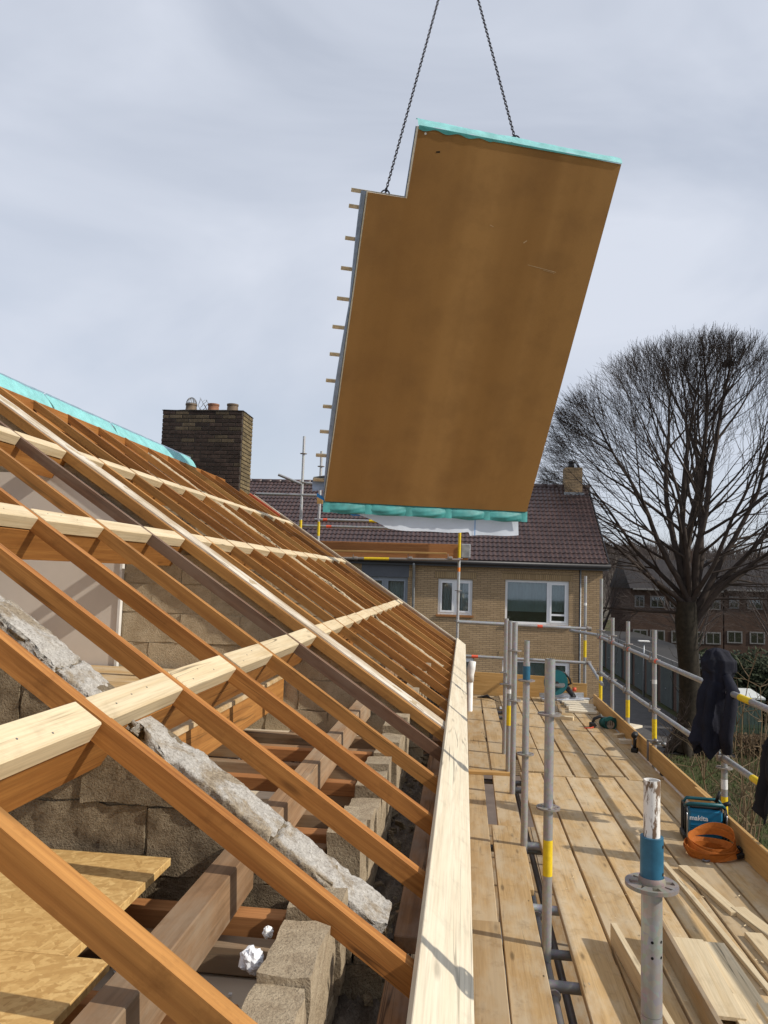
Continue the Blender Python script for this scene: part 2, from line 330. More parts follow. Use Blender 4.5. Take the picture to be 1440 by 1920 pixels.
# ================================================================== the setting
m = MB(); m.bb(-900, 1500, -200, 2500, G0 - 1, G0 - .02)
g = m.build('ground', 'lawn_soil'); tag(g, 'bare earth and thin grass far below the scaffold', None, kind='structure')
m = MB(); m.bb(5.0, 10.2, 29.5, 120, G0 - .01, G0 - .004); g = m.build('street', 'asphalt'); tag(g, 'grey street running past the garages', None, kind='structure')
m = MB(); m.bb(-.04, 5.0, -10, 24.95, G0 - .01, G0 + .0); m.bb(5.0, 6.9, 16, 29.49, G0 - .01, G0 + .02)
g = m.build('pavement', 'footway'); tag(g, 'brownish paved path beside the street', None, kind='structure')
m = MB()
for i in range(13): m.bb(6.9, 7.02, 16 + i * 1.0, 16.97 + i * 1.0, G0 - .02, G0 + .10)
g = m.build('kerb', 'fascia'); tag(g, 'low grey kerb along the street', None, kind='structure')
def hillz(x, y):
    d = (y - 130) / 190; d = max(0, min(1, d)); d = d * d * (3 - 2 * d)
    return G0 + d * (15.5 + 3.5 * fbm(x * .008, y * .008, 3) + 2.0 * math.sin(x * .021 + 1.0))
m = MB(); m.grid(lambda u, v: (-360 + 820 * u, 130 + 320 * v, hillz(-360 + 820 * u, 130 + 320 * v) - .05), 100, 40)
g = m.build('hill', 'hill_floor', smooth=True); tag(g, 'low wooded hill on the horizon', None, kind='structure')
m = MB()
for i in range(9000):
    y = 135 + 230 * rnd() ** .8; x = y * ru(-.6, .7); z = hillz(x, y); h = ru(3.5, 7.5)
    for k in range(9):
        a = ru(0, 6.28); q = ru(.2, 1); r = h * .42 * ru(.2, 1) * (1.2 - q * .5)
        b = Vector((x, y, z + h * q * .45)); e = Vector((x + math.cos(a) * r, y + math.sin(a) * r, z + h * q)); w = ru(.10, .26)
        m.add([b + Vector((-w * .5, 0, 0)), b + Vector((w * .5, 0, 0)), e], [(0, 1, 2)])
    m.add([(x - .16, y, z), (x + .16, y, z), (x + .05, y, z + h * .8)], [(0, 1, 2)])
g = m.build('far_wood', 'far_twig'); tag(g, 'mass of bare winter trees covering the far hill', None, kind='stuff')
# ------------------------------------------------------------------ terrace behind the tree
def terrace(x0, x1, y, label, n, eave=-.55, dz=0):
    T = thing('terraced_house', label, 'house', 'dark terraced houses behind the tree'); T.location = (0, 0, 0)
    m = MB(); m.bb(x0, x1, y, y + 8, G0, eave)
    m.build('wall', 'dark_terrace_brick', T)
    m = MB(); pr = [(y - .35, eave + .02), (y + 8.35, eave + .02), (y + 4, eave + 2.5)]
    m.add([(x0 - .1, a, b) for a, b in pr] + [(x1 + .1, a, b) for a, b in pr], [(0, 1, 2), (5, 4, 3), (0, 3, 4, 1), (1, 4, 5, 2), (2, 5, 3, 0)])
    rf = m.build('roof', 'dark_tile', T)
    m = MB(); xc = x0 + (x1 - x0) * .8; m.bb(xc, xc + .7, y + 3.6, y + 4.3, eave + 1.8, eave + 3.3); m.build('chimney', 'dark_terrace_brick', rf)
    wd = (x1 - x0) / n
    for r, zc in enumerate((eave - 1.0, eave - 3.7)):
        for i in range(n):
            xc = x0 + wd * (i + .5) + ru(-.1, .1); ww, wh = (1.05, .95) if (i + r) % 3 else (.65, .95)
            f = MB()
            for a in (-1, 1): f.bb(xc + a * ww / 2 - .05, xc + a * ww / 2 + .05, y - .06, y + .02, zc - wh / 2, zc + wh / 2)
            f.bb(xc - ww / 2 + .05, xc + ww / 2 - .05, y - .055, y + .02, zc + wh / 2 - .1, zc + wh / 2); f.bb(xc - ww / 2 + .05, xc + ww / 2 - .05, y - .055, y + .02, zc - wh / 2, zc - wh / 2 + .09)
            f.bb(xc - .03, xc + .03, y - .05, y + .02, zc - wh / 2 + .09, zc + wh / 2 - .1)
            w = f.build('window', 'dull_frame', T)
            q = MB(); q.bb(xc - ww / 2 + .04, xc + ww / 2 - .04, y - .03, y - .015, zc - wh / 2 + .05, zc + wh / 2 - .05); q.build('pane', 'window_glass', w)
    m = MB(); m.bb(x0 + .1, x1 - .1, y - .5, y - .36, eave - .08, eave + .05); m.build('gutter', 'fascia', T)
    return T
terrace(7.0, 13.2, 74, 'leftmost dark brick terraced house seen past the bare tree trunk', 4)
terrace(13.3, 20.4, 62, 'dark brick terraced house just right of the tree trunk, second from left', 5, -.35)
terrace(20.5, 28.5, 62, 'dark brick terraced house at the right edge of the picture', 5, -.2)
# ------------------------------------------------------------------ garages, lamp, shed, hedge, fence
T = thing('garage_row', 'low row of brick garages with dark doors along the street', 'garage')
m = MB(); m.bb(10.6, 13.4, 36, 61, G0, G0 + 2.35); m.build('wall', 'garage_brick', T)
m = MB(); m.bb(10.45, 13.5, 35.8, 61.2, G0 + 2.36, G0 + 2.5); m.build('roof', 'flat_roof', T)
m = MB(); m.bb(10.36, 10.44, 35.8, 61.2, G0 + 2.27, G0 + 2.53); m.build('fascia_board', 'fascia', T)
for i in range(8):
    y = 36.5 + i * 3.05
    d = MB(); d.bb(10.55, 10.595, y, y + 2.3, G0 + .03, G0 + 2.1)
    for k in range(11): d.bb(10.53, 10.548, y + .05 + k * .2, y + .2 + k * .2, G0 + .06, G0 + 2.05)
    D = d.build('garage_door', 'garage_door', T)
    h = MB(); h.bb(10.50, 10.528, y + 1.08, y + 1.22, G0 + .9, G0 + .94); h.build('handle', 'silver', D)
T = thing('street_lamp', 'thin street lamp with pale flat head beside the garages', 'street lamp')
b = at(1207, 1306, 2, G0); m = MB(); m.tube([b, b + Vector((0, 0, 2)), b + Vector((0, 0, 3.0))], [.06, .045, .035], 8); m.build('post', 'zinc', T, True)
m = MB(); m.box(b + Vector((0, 0, 3.06)), (.62, .3, .1)); m.build('lamp_head', 'white_pvc', T, bevel=.03)
T = thing('garden_shed', 'small green shed with pale roof behind the jacket post', 'shed')
c = at(1398, 1392, 2, G0)
m = MB(); m.bb(c.x - .65, c.x + .65, c.y, c.y + 1.4, G0, G0 + 1.75); m.build('wall', 'shed_green', T)
for k in range(9):
    m = MB(); m.bb(c.x - .64 + k * .143, c.x - .64 + k * .143 + .128, c.y - .02, c.y - .002, G0 + .05, G0 + 1.7); m.build('plank', 'shed_green', T)
m = MB(); m.add([(c.x + sx * .75, c.y + sy, G0 + z) for sx in (-1, 1) for sy, z in ((-.12, 1.74), (1.52, 1.9), (1.52, 1.97), (-.12, 1.81))], [(0, 1, 2, 3), (7, 6, 5, 4), (0, 4, 5, 1), (1, 5, 6, 2), (2, 6, 7, 3), (3, 7, 4, 0)]); m.build('roof', 'shed_roof', T)
T = thing('picket_fence', 'dark green picket fence in front of the small shed', 'fence')
y = c.y - 1.6; x0 = c.x - .9
for z in (.3, .8):
    m = MB(); m.bb(x0, x0 + 4.2, y + .021, y + .05, G0 + z, G0 + z + .06); m.build('rail', 'fence_green', T)
pk = MB(); pk.add([(-.03, 0, 0), (.03, 0, 0), (.03, 0, .95), (0, 0, 1.02), (-.03, 0, .95), (-.03, .018, 0), (.03, .018, 0), (.03, .018, .95), (0, .018, 1.02), (-.03, .018, .95)], [(0, 1, 2, 3, 4), (9, 8, 7, 6, 5), (0, 5, 6, 1), (1, 6, 7, 2), (2, 7, 8, 3), (3, 8, 9, 4), (4, 9, 5, 0)])
P0_ = pk.build('picket', 'fence_green', T); P0_.location = (x0 + .05, y, G0)
for k in range(1, 42): copy(P0_, T, (x0 + .05 + k * .1, y, G0))
def leafmass(name, label, cat, cx, cy, sx, sy, h, mat, n, leaf=.09, twigs=0):
    T = thing(name, label, cat)
    m = MB()
    for i in range(n):
        u, v, w = ru(-1, 1), ru(-1, 1), rnd() ** .6
        k = 1 + .18 * fbm(u * 3 + cx, v * 3, w * 3); p = Vector((cx + u * sx * k, cy + v * sy * k, G0 + w * h * k))
        a = Vector((ru(-1, 1), ru(-1, 1), ru(-1, 1))).normalized(); b2 = a.orthogonal().normalized(); s_ = leaf * ru(.5, 1.3)
        m.add([p + a * s_, p + b2 * s_ * .5, p - a * s_, p - b2 * s_ * .5], [(0, 1, 2, 3)])
    m.build('crown', mat, T)
    m = MB()
    for i in range(14 + twigs):
        x, y = cx + ru(-sx, sx) * .8, cy + ru(-sy, sy) * .7
        m.tube([(x, y, G0), (x + ru(-.2, .2), y + ru(-.2, .2), G0 + h * .5), (x + ru(-.35, .35), y + ru(-.3, .3), G0 + h * ru(.8, 1.1))], [.03, .02, .006], 4)
    m.build('trunk', 'twig', T)
leafmass('evergreen_hedge', 'tall nearly black evergreen hedge behind the hanging jacket', 'hedge', 14.2, 35.5, 3.2, 1.0, 3.1, 'hedge_leaf', 12000, .13)
leafmass('clipped_hedge', 'low brown winter hedge in front of the picket fence', 'hedge', c.x + 1.1, y - .9, 2.3, .45, .75, 'hedge_brown', 5000, .07, 40)
m = MB()
for i in range(26000):
    x = ru(5.2, 15); y_ = ru(14, 33)
    if x < 7.1 and y_ > 15.5 or (y_ > 29.3 and x < 10.3): continue
    h = ru(.04, .13); a = ru(0, 3.14); w = ru(.008, .02); dx, dy = math.cos(a) * w, math.sin(a) * w
    m.add([(x - dx, y_ - dy, G0 - .02), (x + dx, y_ + dy, G0 - .02), (x + ru(-.05, .05), y_ + ru(-.05, .05), G0 + h)], [(0, 1, 2)])
g = m.build('grass', 'grass_blade'); tag(g, 'thin rough grass on the ground right of the street', None, kind='stuff')
# ------------------------------------------------------------------ bare trees
def limb(m, pts, r0, r1, n): m.tube(pts, [r0 + (r1 - r0) * i / (len(pts) - 1) for i in range(len(pts))], n, False)
def grow(m, p, d, ln, r, lvl, C, Rr, up, kids, first=.22):
    e = p - C; e.z *= 1.0 if e.z > 0 else .55
    if lvl > 1 and (e.x / Rr[0]) ** 2 + (e.y / Rr[1]) ** 2 + (e.z / Rr[2]) ** 2 > 1.05: return
    seg = max(3, int(ln / (.36 if lvl < 2 else .24))); st = ln / seg; pts = [p]; q = p.copy(); d = d.copy(); dirs = [d.copy()]
    for i in range(seg):
        d = (d + Vector((ru(-1, 1), ru(-1, 1), ru(-1, 1))) * (.10 if lvl < 2 else .16) + Vector((0, 0, up[lvl]))).normalized()
        q = q + d * st; pts.append(q.copy()); dirs.append(d.copy())
        e = q - C; e.z *= 1.0 if e.z > 0 else .55
        if (e.x / Rr[0]) ** 2 + (e.y / Rr[1]) ** 2 + (e.z / Rr[2]) ** 2 > ru(.72, 1.12) and i > 0: break
    nn = (9, 6, 4, 3, 3, 3)[lvl]; limb(m, pts, r, max(.0035, r * (.14 if lvl < 2 else .4)), nn)
    if lvl >= len(kids): return
    k = kids[lvl]
    for j in range(k):
        a = first + (1 - first) * (j + ru(.1, .9)) / k; i = min(len(pts) - 1, max(1, int(a * (len(pts) - 1) + .5)))
        dd = dirs[i]; o = dd.orthogonal().normalized(); o.rotate(Matrix.Rotation(ru(0, 6.28), 3, dd))
        rad = (pts[i] - C + Vector((0, 0, 2.0))); rad = rad.normalized() if rad.length > .1 else dd
        if o.dot(rad) < -.1 and rnd() < .75: o = -o
        nd = (dd * .9 + o * ru(.45, .95) + rad * .25).normalized()
        rr = r * (1 - .62 * a) * ru(.30, .52)
        grow(m, pts[i], nd, ln * ru(.45, .72) * (1.15 - .35 * a), max(.0055, rr), lvl + 1, C, Rr, up, kids)
T = thing('bare_tree', 'large bare lime tree with spreading crown right of the brick house', 'tree')
base = at(1288, 1410, 2, G0); top = at(1330, 650, 1, base.y); cc = at(1300, 880, 1, base.y)
lft = at(1010, 960, 1, base.y); Rx = cc.x - lft.x
C = Vector((cc.x + .1, base.y, cc.z)); RR = (Rx, Rx * .85, top.z - cc.z)
fork = at(1291, 1128, 1, base.y)
m = MB(); tp = []; 
for i in range(9):
    a = i / 8; tp.append(base.lerp(fork, a) + Vector((.12 * math.sin(a * 5), .1 * math.sin(a * 4 + 1), 0)))
m.tube(tp, [.62, .45, .41, .395, .385, .385, .395, .41, .36], 16, False)
for k in range(6):
    a = k * 1.05 + .3; m.tube([base + Vector((math.cos(a) * .95, math.sin(a) * .95, -.08)), base + Vector((math.cos(a) * .5, math.sin(a) * .5, .22)), base + Vector((math.cos(a) * .25, math.sin(a) * .25, .9))], [.09, .18, .2], 7)
for i in range(26):
    a = ru(.25, .95); p = base.lerp(fork, a); th = ru(0, 6.28); d = Vector((math.cos(th), math.sin(th), ru(.2, .9))).normalized(); p = p + Vector((math.cos(th), math.sin(th), 0)) * .38
    limb(m, [p, p + d * .4, p + d * .7 + Vector((0, 0, .25))], .012, .004, 3)
m.build('trunk', 'bark', T, True)
m = MB(); random.seed(5)
up = (.02, .045, .04, .035, .04, .05); kids = (13, 7, 5, 3)
for px, py, r, dy in ((1060, 900, .13, .5), (1110, 790, .16, -1.5), (1180, 700, .19, 1.5), (1245, 650, .21, -.8), (1300, 630, .22, .6), (1360, 640, .21, -1.2), (1425, 690, .20, 1.2), (1490, 760, .18, -.6), (1540, 860, .16, .4), (1250, 760, .13, -3.2), (1400, 800, .13, -2.8)):
    e = at(px, py, 1, base.y) + Vector((0, dy, 0)); st = fork + Vector((ru(-.18, .18), ru(-.15, .15), ru(-.8, .1)))
    d = (e - st); ln = d.length * 1.03; d = (d.normalized() + Vector(((e.x - st.x) * .012, 0, -.03))).normalized()
    grow(m, st, d, ln, r * .8, 0, C, RR, up, kids, .18)
for px, py, ln, r in ((1120, 1150, 4.4, .075), (1150, 1040, 5.0, .10), (1080, 990, 5.6, .11), (1470, 1000, 5.2, .15), (1460, 1090, 5.0, .12)):
    e = at(px, py, 1, base.y + ru(-1.5, 1.0)); st = at(1292, 1185, 1, base.y) + Vector((0, 0, ru(-.2, 1.3)))
    grow(m, st, ((e - st).normalized() + Vector((0, 0, .22))).normalized(), ln, r, 0, C - Vector((0, 0, 1.5)), (RR[0] * 1.05, RR[1], RR[2] * 1.4), (-.02, -.03, -.01, .02, .02, .02), (7, 5, 4), .3)
m.build('crown', 'twig', T, True)
random.seed(21)
for k, (x, y_, h, lb) in enumerate(((11.8, 66, 9, 'slender bare tree left of the big trunk in front of the far terrace'), (14.6, 50, 10, 'slender bare tree right of the big trunk in front of the terrace'), (19.5, 49, 10, 'bare tree near the right edge in front of the dark terrace'), (26.0, 84, 10, 'farther bare tree over the terrace roofs'))):
    T2 = thing('bare_tree', lb, 'tree', 'bare trees before the terrace'); b2 = Vector((x, y_, G0)); m = MB(); m.tube([b2, b2 + Vector((.1, 0, 1.5)), b2 + Vector((0, .1, 3.0))], [.2, .15, .13], 8, False); m.build('trunk', 'bark', T2, True); m = MB()
    for j in range(10):
        a = j * .66 + rnd(); grow(m, b2 + Vector((0, .05, ru(1.4, 3.0))), Vector((math.cos(a) * .6, math.sin(a) * .6, 1)).normalized(), h * ru(.5, .7), .07, 1, b2 + Vector((0, 0, h * .6)), (h * .45, h * .45, h * .55), up, (0, 7, 6, 3))
    m.build('crown', 'far_twig', T2)
n_ = at(1366, 681, 1, base.y - .4); m = MB()
for i in range(150):
    a = ru(0, 6.28); rr = .2 * rnd() ** .5; p = n_ + Vector((math.cos(a) * rr, math.sin(a) * rr, ru(-.11, .08))); d = Vector((-math.sin(a) + ru(-.5, .5), math.cos(a) + ru(-.5, .5), ru(-.35, .35))) * .14
    m.tube([p - d, p + d], .009, 3)
o = m.build('bird_nest', 'nest'); tag(o, 'dark round twig nest high in the bare tree', 'nest')
def shrub(px, py, Y, label, tips, mat='pale_twig', n=3):
    T = thing('bare_shrub', label, 'shrub', 'bare shrubs below the guard rail'); b = Vector((at(px, py, 1, Y).x, Y, G0)); m = MB()
    for tx, ty in tips:
        e = at(tx, ty, 1, Y + ru(-.5, .5)); pts = [b + Vector((ru(-.1, .1), ru(-.1, .1), 0))]
        for i in range(1, 8):
            a = i / 7; pts.append(b.lerp(e, a) + Vector((ru(-.06, .06), ru(-.06, .06), .3 * math.sin(a * 3.1))))
        limb(m, pts, .024, .006, 5)
        for i in range(3, 8):
            for k in range(n):
                d = Vector((ru(-1, 1), ru(-1, 1), ru(.1, 1.2))).normalized() * ru(.25, .7); p = pts[i]; mid = p + d * .55
                limb(m, [p, mid, p + d + Vector((0, 0, .06))], .008, .003, 3)
                d2 = Vector((ru(-1, 1), ru(-1, 1), ru(0, 1))).normalized() * .2; limb(m, [mid, mid + d2], .005, .0025, 3)
    m.build('crown', mat, T); m = MB(); m.tube([b, b + Vector((0, 0, .25))], [.06, .03], 6); m.build('trunk', mat, T)
shrub(1400, 1500, 13, 'pale bare shrub with upright stems right of the jacket post', [(1395, 1270), (1425, 1290), (1440, 1330), (1380, 1360), (1410, 1400), (1300, 1400)])
shrub(1330, 1520, 11, 'pale bare twigs rising just left of the nearest guard post', [(1322, 1400), (1300, 1440), (1352, 1420), (1395, 1440), (1420, 1470), (1440, 1430)])
shrub(1240, 1400, 26, 'small twiggy shrub at the foot of the big tree', [(1262, 1360), (1285, 1330), (1300, 1370), (1275, 1385)], 'twig', 4)
# ------------------------------------------------------------------ brick house behind
T = thing('brick_house', 'yellow brick house with dark tiled roof behind the scaffold', 'house')
HY, XL, XR, EA = 25.0, -14.0, 4.48, .50
def wall_with_openings(ops):
    xs = sorted({XL, XR} | {o[0] for o in ops} | {o[1] for o in ops}); zs = sorted({G0, EA} | {o[2] for o in ops} | {o[3] for o in ops}); m = MB()
    for i in range(len(xs) - 1):
        for j in range(len(zs) - 1):
            xc, zc = (xs[i] + xs[i + 1]) / 2, (zs[j] + zs[j + 1]) / 2
            if any(o[0] < xc < o[1] and o[2] < zc < o[3] for o in ops): continue
            m.add([(xs[i], HY, zs[j]), (xs[i + 1], HY, zs[j]), (xs[i + 1], HY, zs[j + 1]), (xs[i], HY, zs[j + 1])], [(0, 1, 2, 3)])
    for o in ops:
        m.add([(x, y, z) for y in (HY, HY + .14) for x, z in ((o[0], o[2]), (o[1], o[2]), (o[1], o[3]), (o[0], o[3]))], [(0, 1, 5, 4), (1, 2, 6, 5), (2, 3, 7, 6), (3, 0, 4, 7)])
    m.add([(XR, HY, G0), (XR, HY + 8, G0), (XR, HY + 8, EA), (XR, HY + 4, EA + 3.1), (XR, HY, EA)], [(0, 1, 2, 3, 4)])
    m.add([(XL, HY, G0), (XL, HY + 8, G0), (XL, HY + 8, EA), (XL, HY + 4, EA + 3.1), (XL, HY, EA)], [(4, 3, 2, 1, 0)])
    m.add([(XL, HY + 8, G0), (XR, HY + 8, G0), (XR, HY + 8, EA), (XL, HY + 8, EA)], [(0, 1, 2, 3)])
    me = m.build('wall', 'yellow_brick', T)
wins = [(1.36, 3.42, -1.42, .02, 'white_frame', .68, 'blind'), (-.85, .29, -1.2, -.02, 'white_frame', .5, 'curtain'), (-3.40, -1.86, -1.95, -.02, 'grey_frame', .5, 'curtain'),
        (1.30, 3.47, -4.1, -2.58, 'white_frame', .66, 'blind'), (-1.17, .38, -4.1, -2.58, 'white_frame', .5, 'blind'), (-7.5, -5.4, -1.42, .02, 'white_frame', .6, 'curtain'), (-7.5, -5.4, -4.1, -2.58, 'white_frame', .6, 'curtain')]
wall_with_openings([w[:4] for w in wins])
def window(x0, x1, z0, z1, fm, split, inner):
    y = HY + .07; f = MB(); t_ = .075
    f.bb(x0 + .005, x0 + t_, y, y + .07, z0, z1); f.bb(x1 - t_, x1 - .005, y, y + .07, z0, z1); f.bb(x0 + t_, x1 - t_, y, y + .068, z1 - t_, z1 - .004); f.bb(x0 + t_, x1 - t_, y, y + .068, z0 + .004, z0 + t_)
    xm = x0 + (x1 - x0) * split; f.bb(xm - .045, xm + .045, y - .004, y + .066, z0 + t_, z1 - t_)
    W = f.build('window', fm, T)
    bays = [(x0 + t_, xm - .045), (xm + .045, x1 - t_)]
    for i, (a, b) in enumerate(bays):
        s_ = MB(); u = .06
        if i == 1 or x1 - x0 < 1.8:                       # opening sash stands a little proud
            s_.bb(a + .003, a + u, y - .022, y + .03, z0 + t_ + .003, z1 - t_ - .003); s_.bb(b - u, b - .003, y - .022, y + .03, z0 + t_ + .003, z1 - t_ - .003)
            s_.bb(a + u, b - u, y - .021, y + .029, z1 - t_ - u, z1 - t_ - .003); s_.bb(a + u, b - u, y - .021, y + .029, z0 + t_ + .003, z0 + t_ + u)
            if x1 - x0 > 1.8: s_.bb(a + u, b - u, y - .020, y + .028, z0 + .30, z0 + .36)
            s_.build('sash', fm, W)
        g_ = MB(); g_.bb(a, b, y + .034, y + .046, z0 + t_, z1 - t_); g_.build('pane', 'window_glass', W)
        c_ = MB(); n = int((b - a) / .05)
        if inner == 'curtain':
            c_.grid(lambda u_, v_: (a + (b - a) * u_, y + .17 + .025 * math.sin(u_ * n * 2.2), z0 + (z1 - z0) * v_), max(12, n * 3), 1)
        else:
            lo = z0 + (z1 - z0) * (.28 if i == 0 else .3); c_.grid(lambda u_, v_: (a + (b - a) * u_, y + .15 + .006 * math.sin(u_ * n * 3), lo + (z1 - lo) * v_), max(12, n * 3), 1)
        c_.build('curtain', inner, W)
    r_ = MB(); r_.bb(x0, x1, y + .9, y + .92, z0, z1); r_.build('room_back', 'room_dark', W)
    s_ = MB(); s_.bb(x0 - .05, x1 + .05, HY - .05, HY + .06, z0 - .07, z0 - .003); s_.build('sill', 'orange_board' if fm == 'white_frame' and x1 < .5 else fm, W)
    l_ = MB(); l_.bb(x0 - .12, x1 + .12, HY - .012, HY + .01, z1 + .03, z1 + .25); l_.build('lintel', 'soldier_brick', W)
for w in wins: window(*w)
m = MB(); m.bb(-3.43, -1.83, HY - .015, HY + .05, -.02, .48); m.build('fascia_panel', 'grey_paint', T)
m = MB(); m.bb(XL - .1, XR + .16, HY - .18, HY + .02, .40, .56); m.build('soffit', 'grey_paint', T)
m = MB(); m.tube([(XL - .1, HY - .27, .56), (XR + .2, HY - .27, .53)], .085, 10); m.build('gutter', 'gutter_black', T, True)
m = MB(); m.tube([(-1.66, HY - .27, .5), (-1.66, HY - .2, .36), (-1.66, HY - .07, .22), (-1.66, HY - .07, G0)], .045, 10); m.build('downpipe', 'zinc', T, True)
m = MB(); m.tube([(3.78, HY - .03, .4), (3.78, HY - .03, G0)], .02, 6); m.build('lightning_cable', 'zinc', T, True)
m = MB(); m.bb(3.74, 3.80, HY - .008, HY + .004, G0, .4); m.build('joint_strip', 'gutter_black', T)
rows, tw = 19, .155; x0, x1 = XL - .12, XR + .12; ya, za, yb, zb = HY - .28, .62, HY + 4.0, 3.62
dn = Vector((0, yb - ya, zb - za)); sl = dn.length; dn.normalize(); nrm = Vector((0, -dn.z, dn.y))
nx = int((x1 - x0) / tw) * 8; m = MB()
for r in range(rows):
    a0, a1 = sl * r / rows - .03, sl * (r + 1) / rows
    def prof(x, ph): 
        q = (x / tw) % 1.0; return .022 * (math.sin(math.pi * q / .62) if q < .62 else -.35 * math.sin(math.pi * (q - .62) / .38)) + .002 * math.sin(x * 1.7 + ph)
    vs = []
    for j, (a, h) in enumerate(((a0, -.002), (a0, .040), (a0 + .012, .043), (a1, .010))):
        for i in range(nx + 1):
            x = x0 + (x1 - x0) * i / nx; p = Vector((x, ya, za)) + dn * a + nrm * (h + prof(x, r) * (1 if j else 1)); vs.append(p)
    w_ = nx + 1
    m.add(vs, [(j * w_ + i, j * w_ + i + 1, (j + 1) * w_ + i + 1, (j + 1) * w_ + i) for j in range(3) for i in range(nx)])
RF = m.build('roof', 'roof_tile', T, True, kind='stuff')
m = MB(); bk = [(HY + 4.0, 3.60), (HY + 8.3, .62)]; m.add([(x, y, z) for x in (XL, x1) for y, z in bk], [(0, 1, 3, 2)]); m.build('rear_slope', 'roof_tile', RF)
for i in range(47):
    a = x0 + i * .4; m = MB(); m.tube([(a + .01, yb, zb - .01), (a + .4, yb, zb + .005)], [.115, .105], 10); m.build('ridge_tile', 'roof_tile', RF, True)
m = MB(); m.add([(XR + .13, ya - .02, za - .1), (XR + .13, yb, zb - .1), (XR + .13, yb, zb + .06), (XR + .13, ya - .02, za + .06), (XR + .17, ya - .02, za - .1), (XR + .17, yb, zb - .1), (XR + .17, yb, zb + .06), (XR + .17, ya - .02, za + .06)], [(0, 1, 2, 3), (7, 6, 5, 4), (0, 4, 5, 1), (1, 5, 6, 2), (2, 6, 7, 3), (3, 7, 4, 0)]); m.build('verge_board', 'gutter_black', RF)
m = MB(); m.bb(3.72, 4.36, 28.6, 29.3, 2.9, 4.33); CH = m.build('chimney', 'yellow_brick', RF)
m = MB(); m.tube([(3.98, 28.9, 4.3), (3.98, 28.9, 4.45), (3.98, 28.9, 4.55)], [.13, .12, .1], 10); m.tube([(3.98, 28.9, 4.55), (3.98, 28.9, 4.62)], [.16, .05], 10)
pot = m.build('chimney_pot', 'gutter_black', T, True)
m = MB()
for k in range(7): m.bb(3.66 + k * .108, 3.66 + k * .108 + .1, 28.45, 28.6, 3.18 + (k % 2) * .02, 3.36)
fl = m.build('flashing', 'lead', T)
# ================================================================== the house under repair
SLP = .66; TH = math.atan(SLP); NR = Vector((math.sin(TH), 0, math.cos(TH))); UPS = Vector((-math.cos(TH), 0, math.sin(TH)))
def zr(xp): return -.98 + SLP * (xp - .09)
def RP(xp, y, off=0.0): return Vector((-xp, y, zr(xp))) + NR * off
RIDGE = 3.75
H = thing('row_house', 'house with its roof stripped open beside the scaffold', 'house')
RAF = [1.36, 1.96, 2.55, 3.15, 3.75, 4.36, 4.90, 5.45, 6.0, 6.58, 7.15, 7.75, 8.35, 8.95, 9.55, 10.15, 10.75, 11.35, 11.9]
# outer wall, gable, ceiling
m = MB(); m.bb(-.30, -.04, -4, 12.05, G0, -1.22); m.build('front_wall', 'own_brick', H)
m = MB(); m.prism([(-7.2, G0), (-.3, G0), (-.3, -1.2), (-RIDGE, zr(RIDGE) - .1), (-7.2, zr(.3) - .1)], 11.98, 12.12); m.build('gable_wall', 'yellow_brick', H)
m = MB(); m.bb(-7.2, -.45, -4, 11.9, -1.06, -1.04); m.build('ceiling', 'ceiling_board', H)
m = MB(); m.bb(-7.3, -7.2, -4, 12, G0, -1.0); m.build('rear_wall', 'own_brick', H)
m = MB(); m.bb(-7.2, -.1, -4.1, -4, G0, -1.0); m.build('end_wall', 'own_brick', H)
yy = .55
while yy < 11.8:
    if not (2.1 < yy < 2.45 or 4.8 < yy < 5.15 or 7.9 < yy < 8.25):
        beam('ceiling_batten', (-.46, yy, -.955 + ru(-.01, .01)), (-3.6, yy + ru(-.02, .02), -.955), .062, .07, 'grey_top_timber', H)
    yy += .36
for y in (1.62, 2.08, 2.75, 3.42, 3.98):
    beam('ceiling_batten', (-.46, y, -.925), (-1.1, y, -.925), .06, .06, 'orange_board', H)
for i in range(14):
    y = 1.1 + i * .31 + ru(-.05, .05); x = -.9 - ru(0, .5)
    beam('ceiling_board_strip', (x, y, -1.018), (x + ru(.0, .05), y + .3, -1.018), .11, .018, 'old_timber', H)
for a, b in ((.7, 2.19), (2.36, 4.94), (5.1, 11.9)):
    beam('wall_plate', (-.622, a, -.785), (-.622, b, -.785), .075, .125, 'grey_top_timber', H)
    beam('eave_plate', (-.145, a, -1.085), (-.145, b, -1.085), .085, .05, 'old_timber', H)
    for xp in (1.21, 1.9, 2.6, 3.3):
        zt = -.69 if a > 1 else -.86
        beam('floor_joist', (-xp, a, zt), (-xp, b, zt), .075, .17, 'rafter_timber', H)
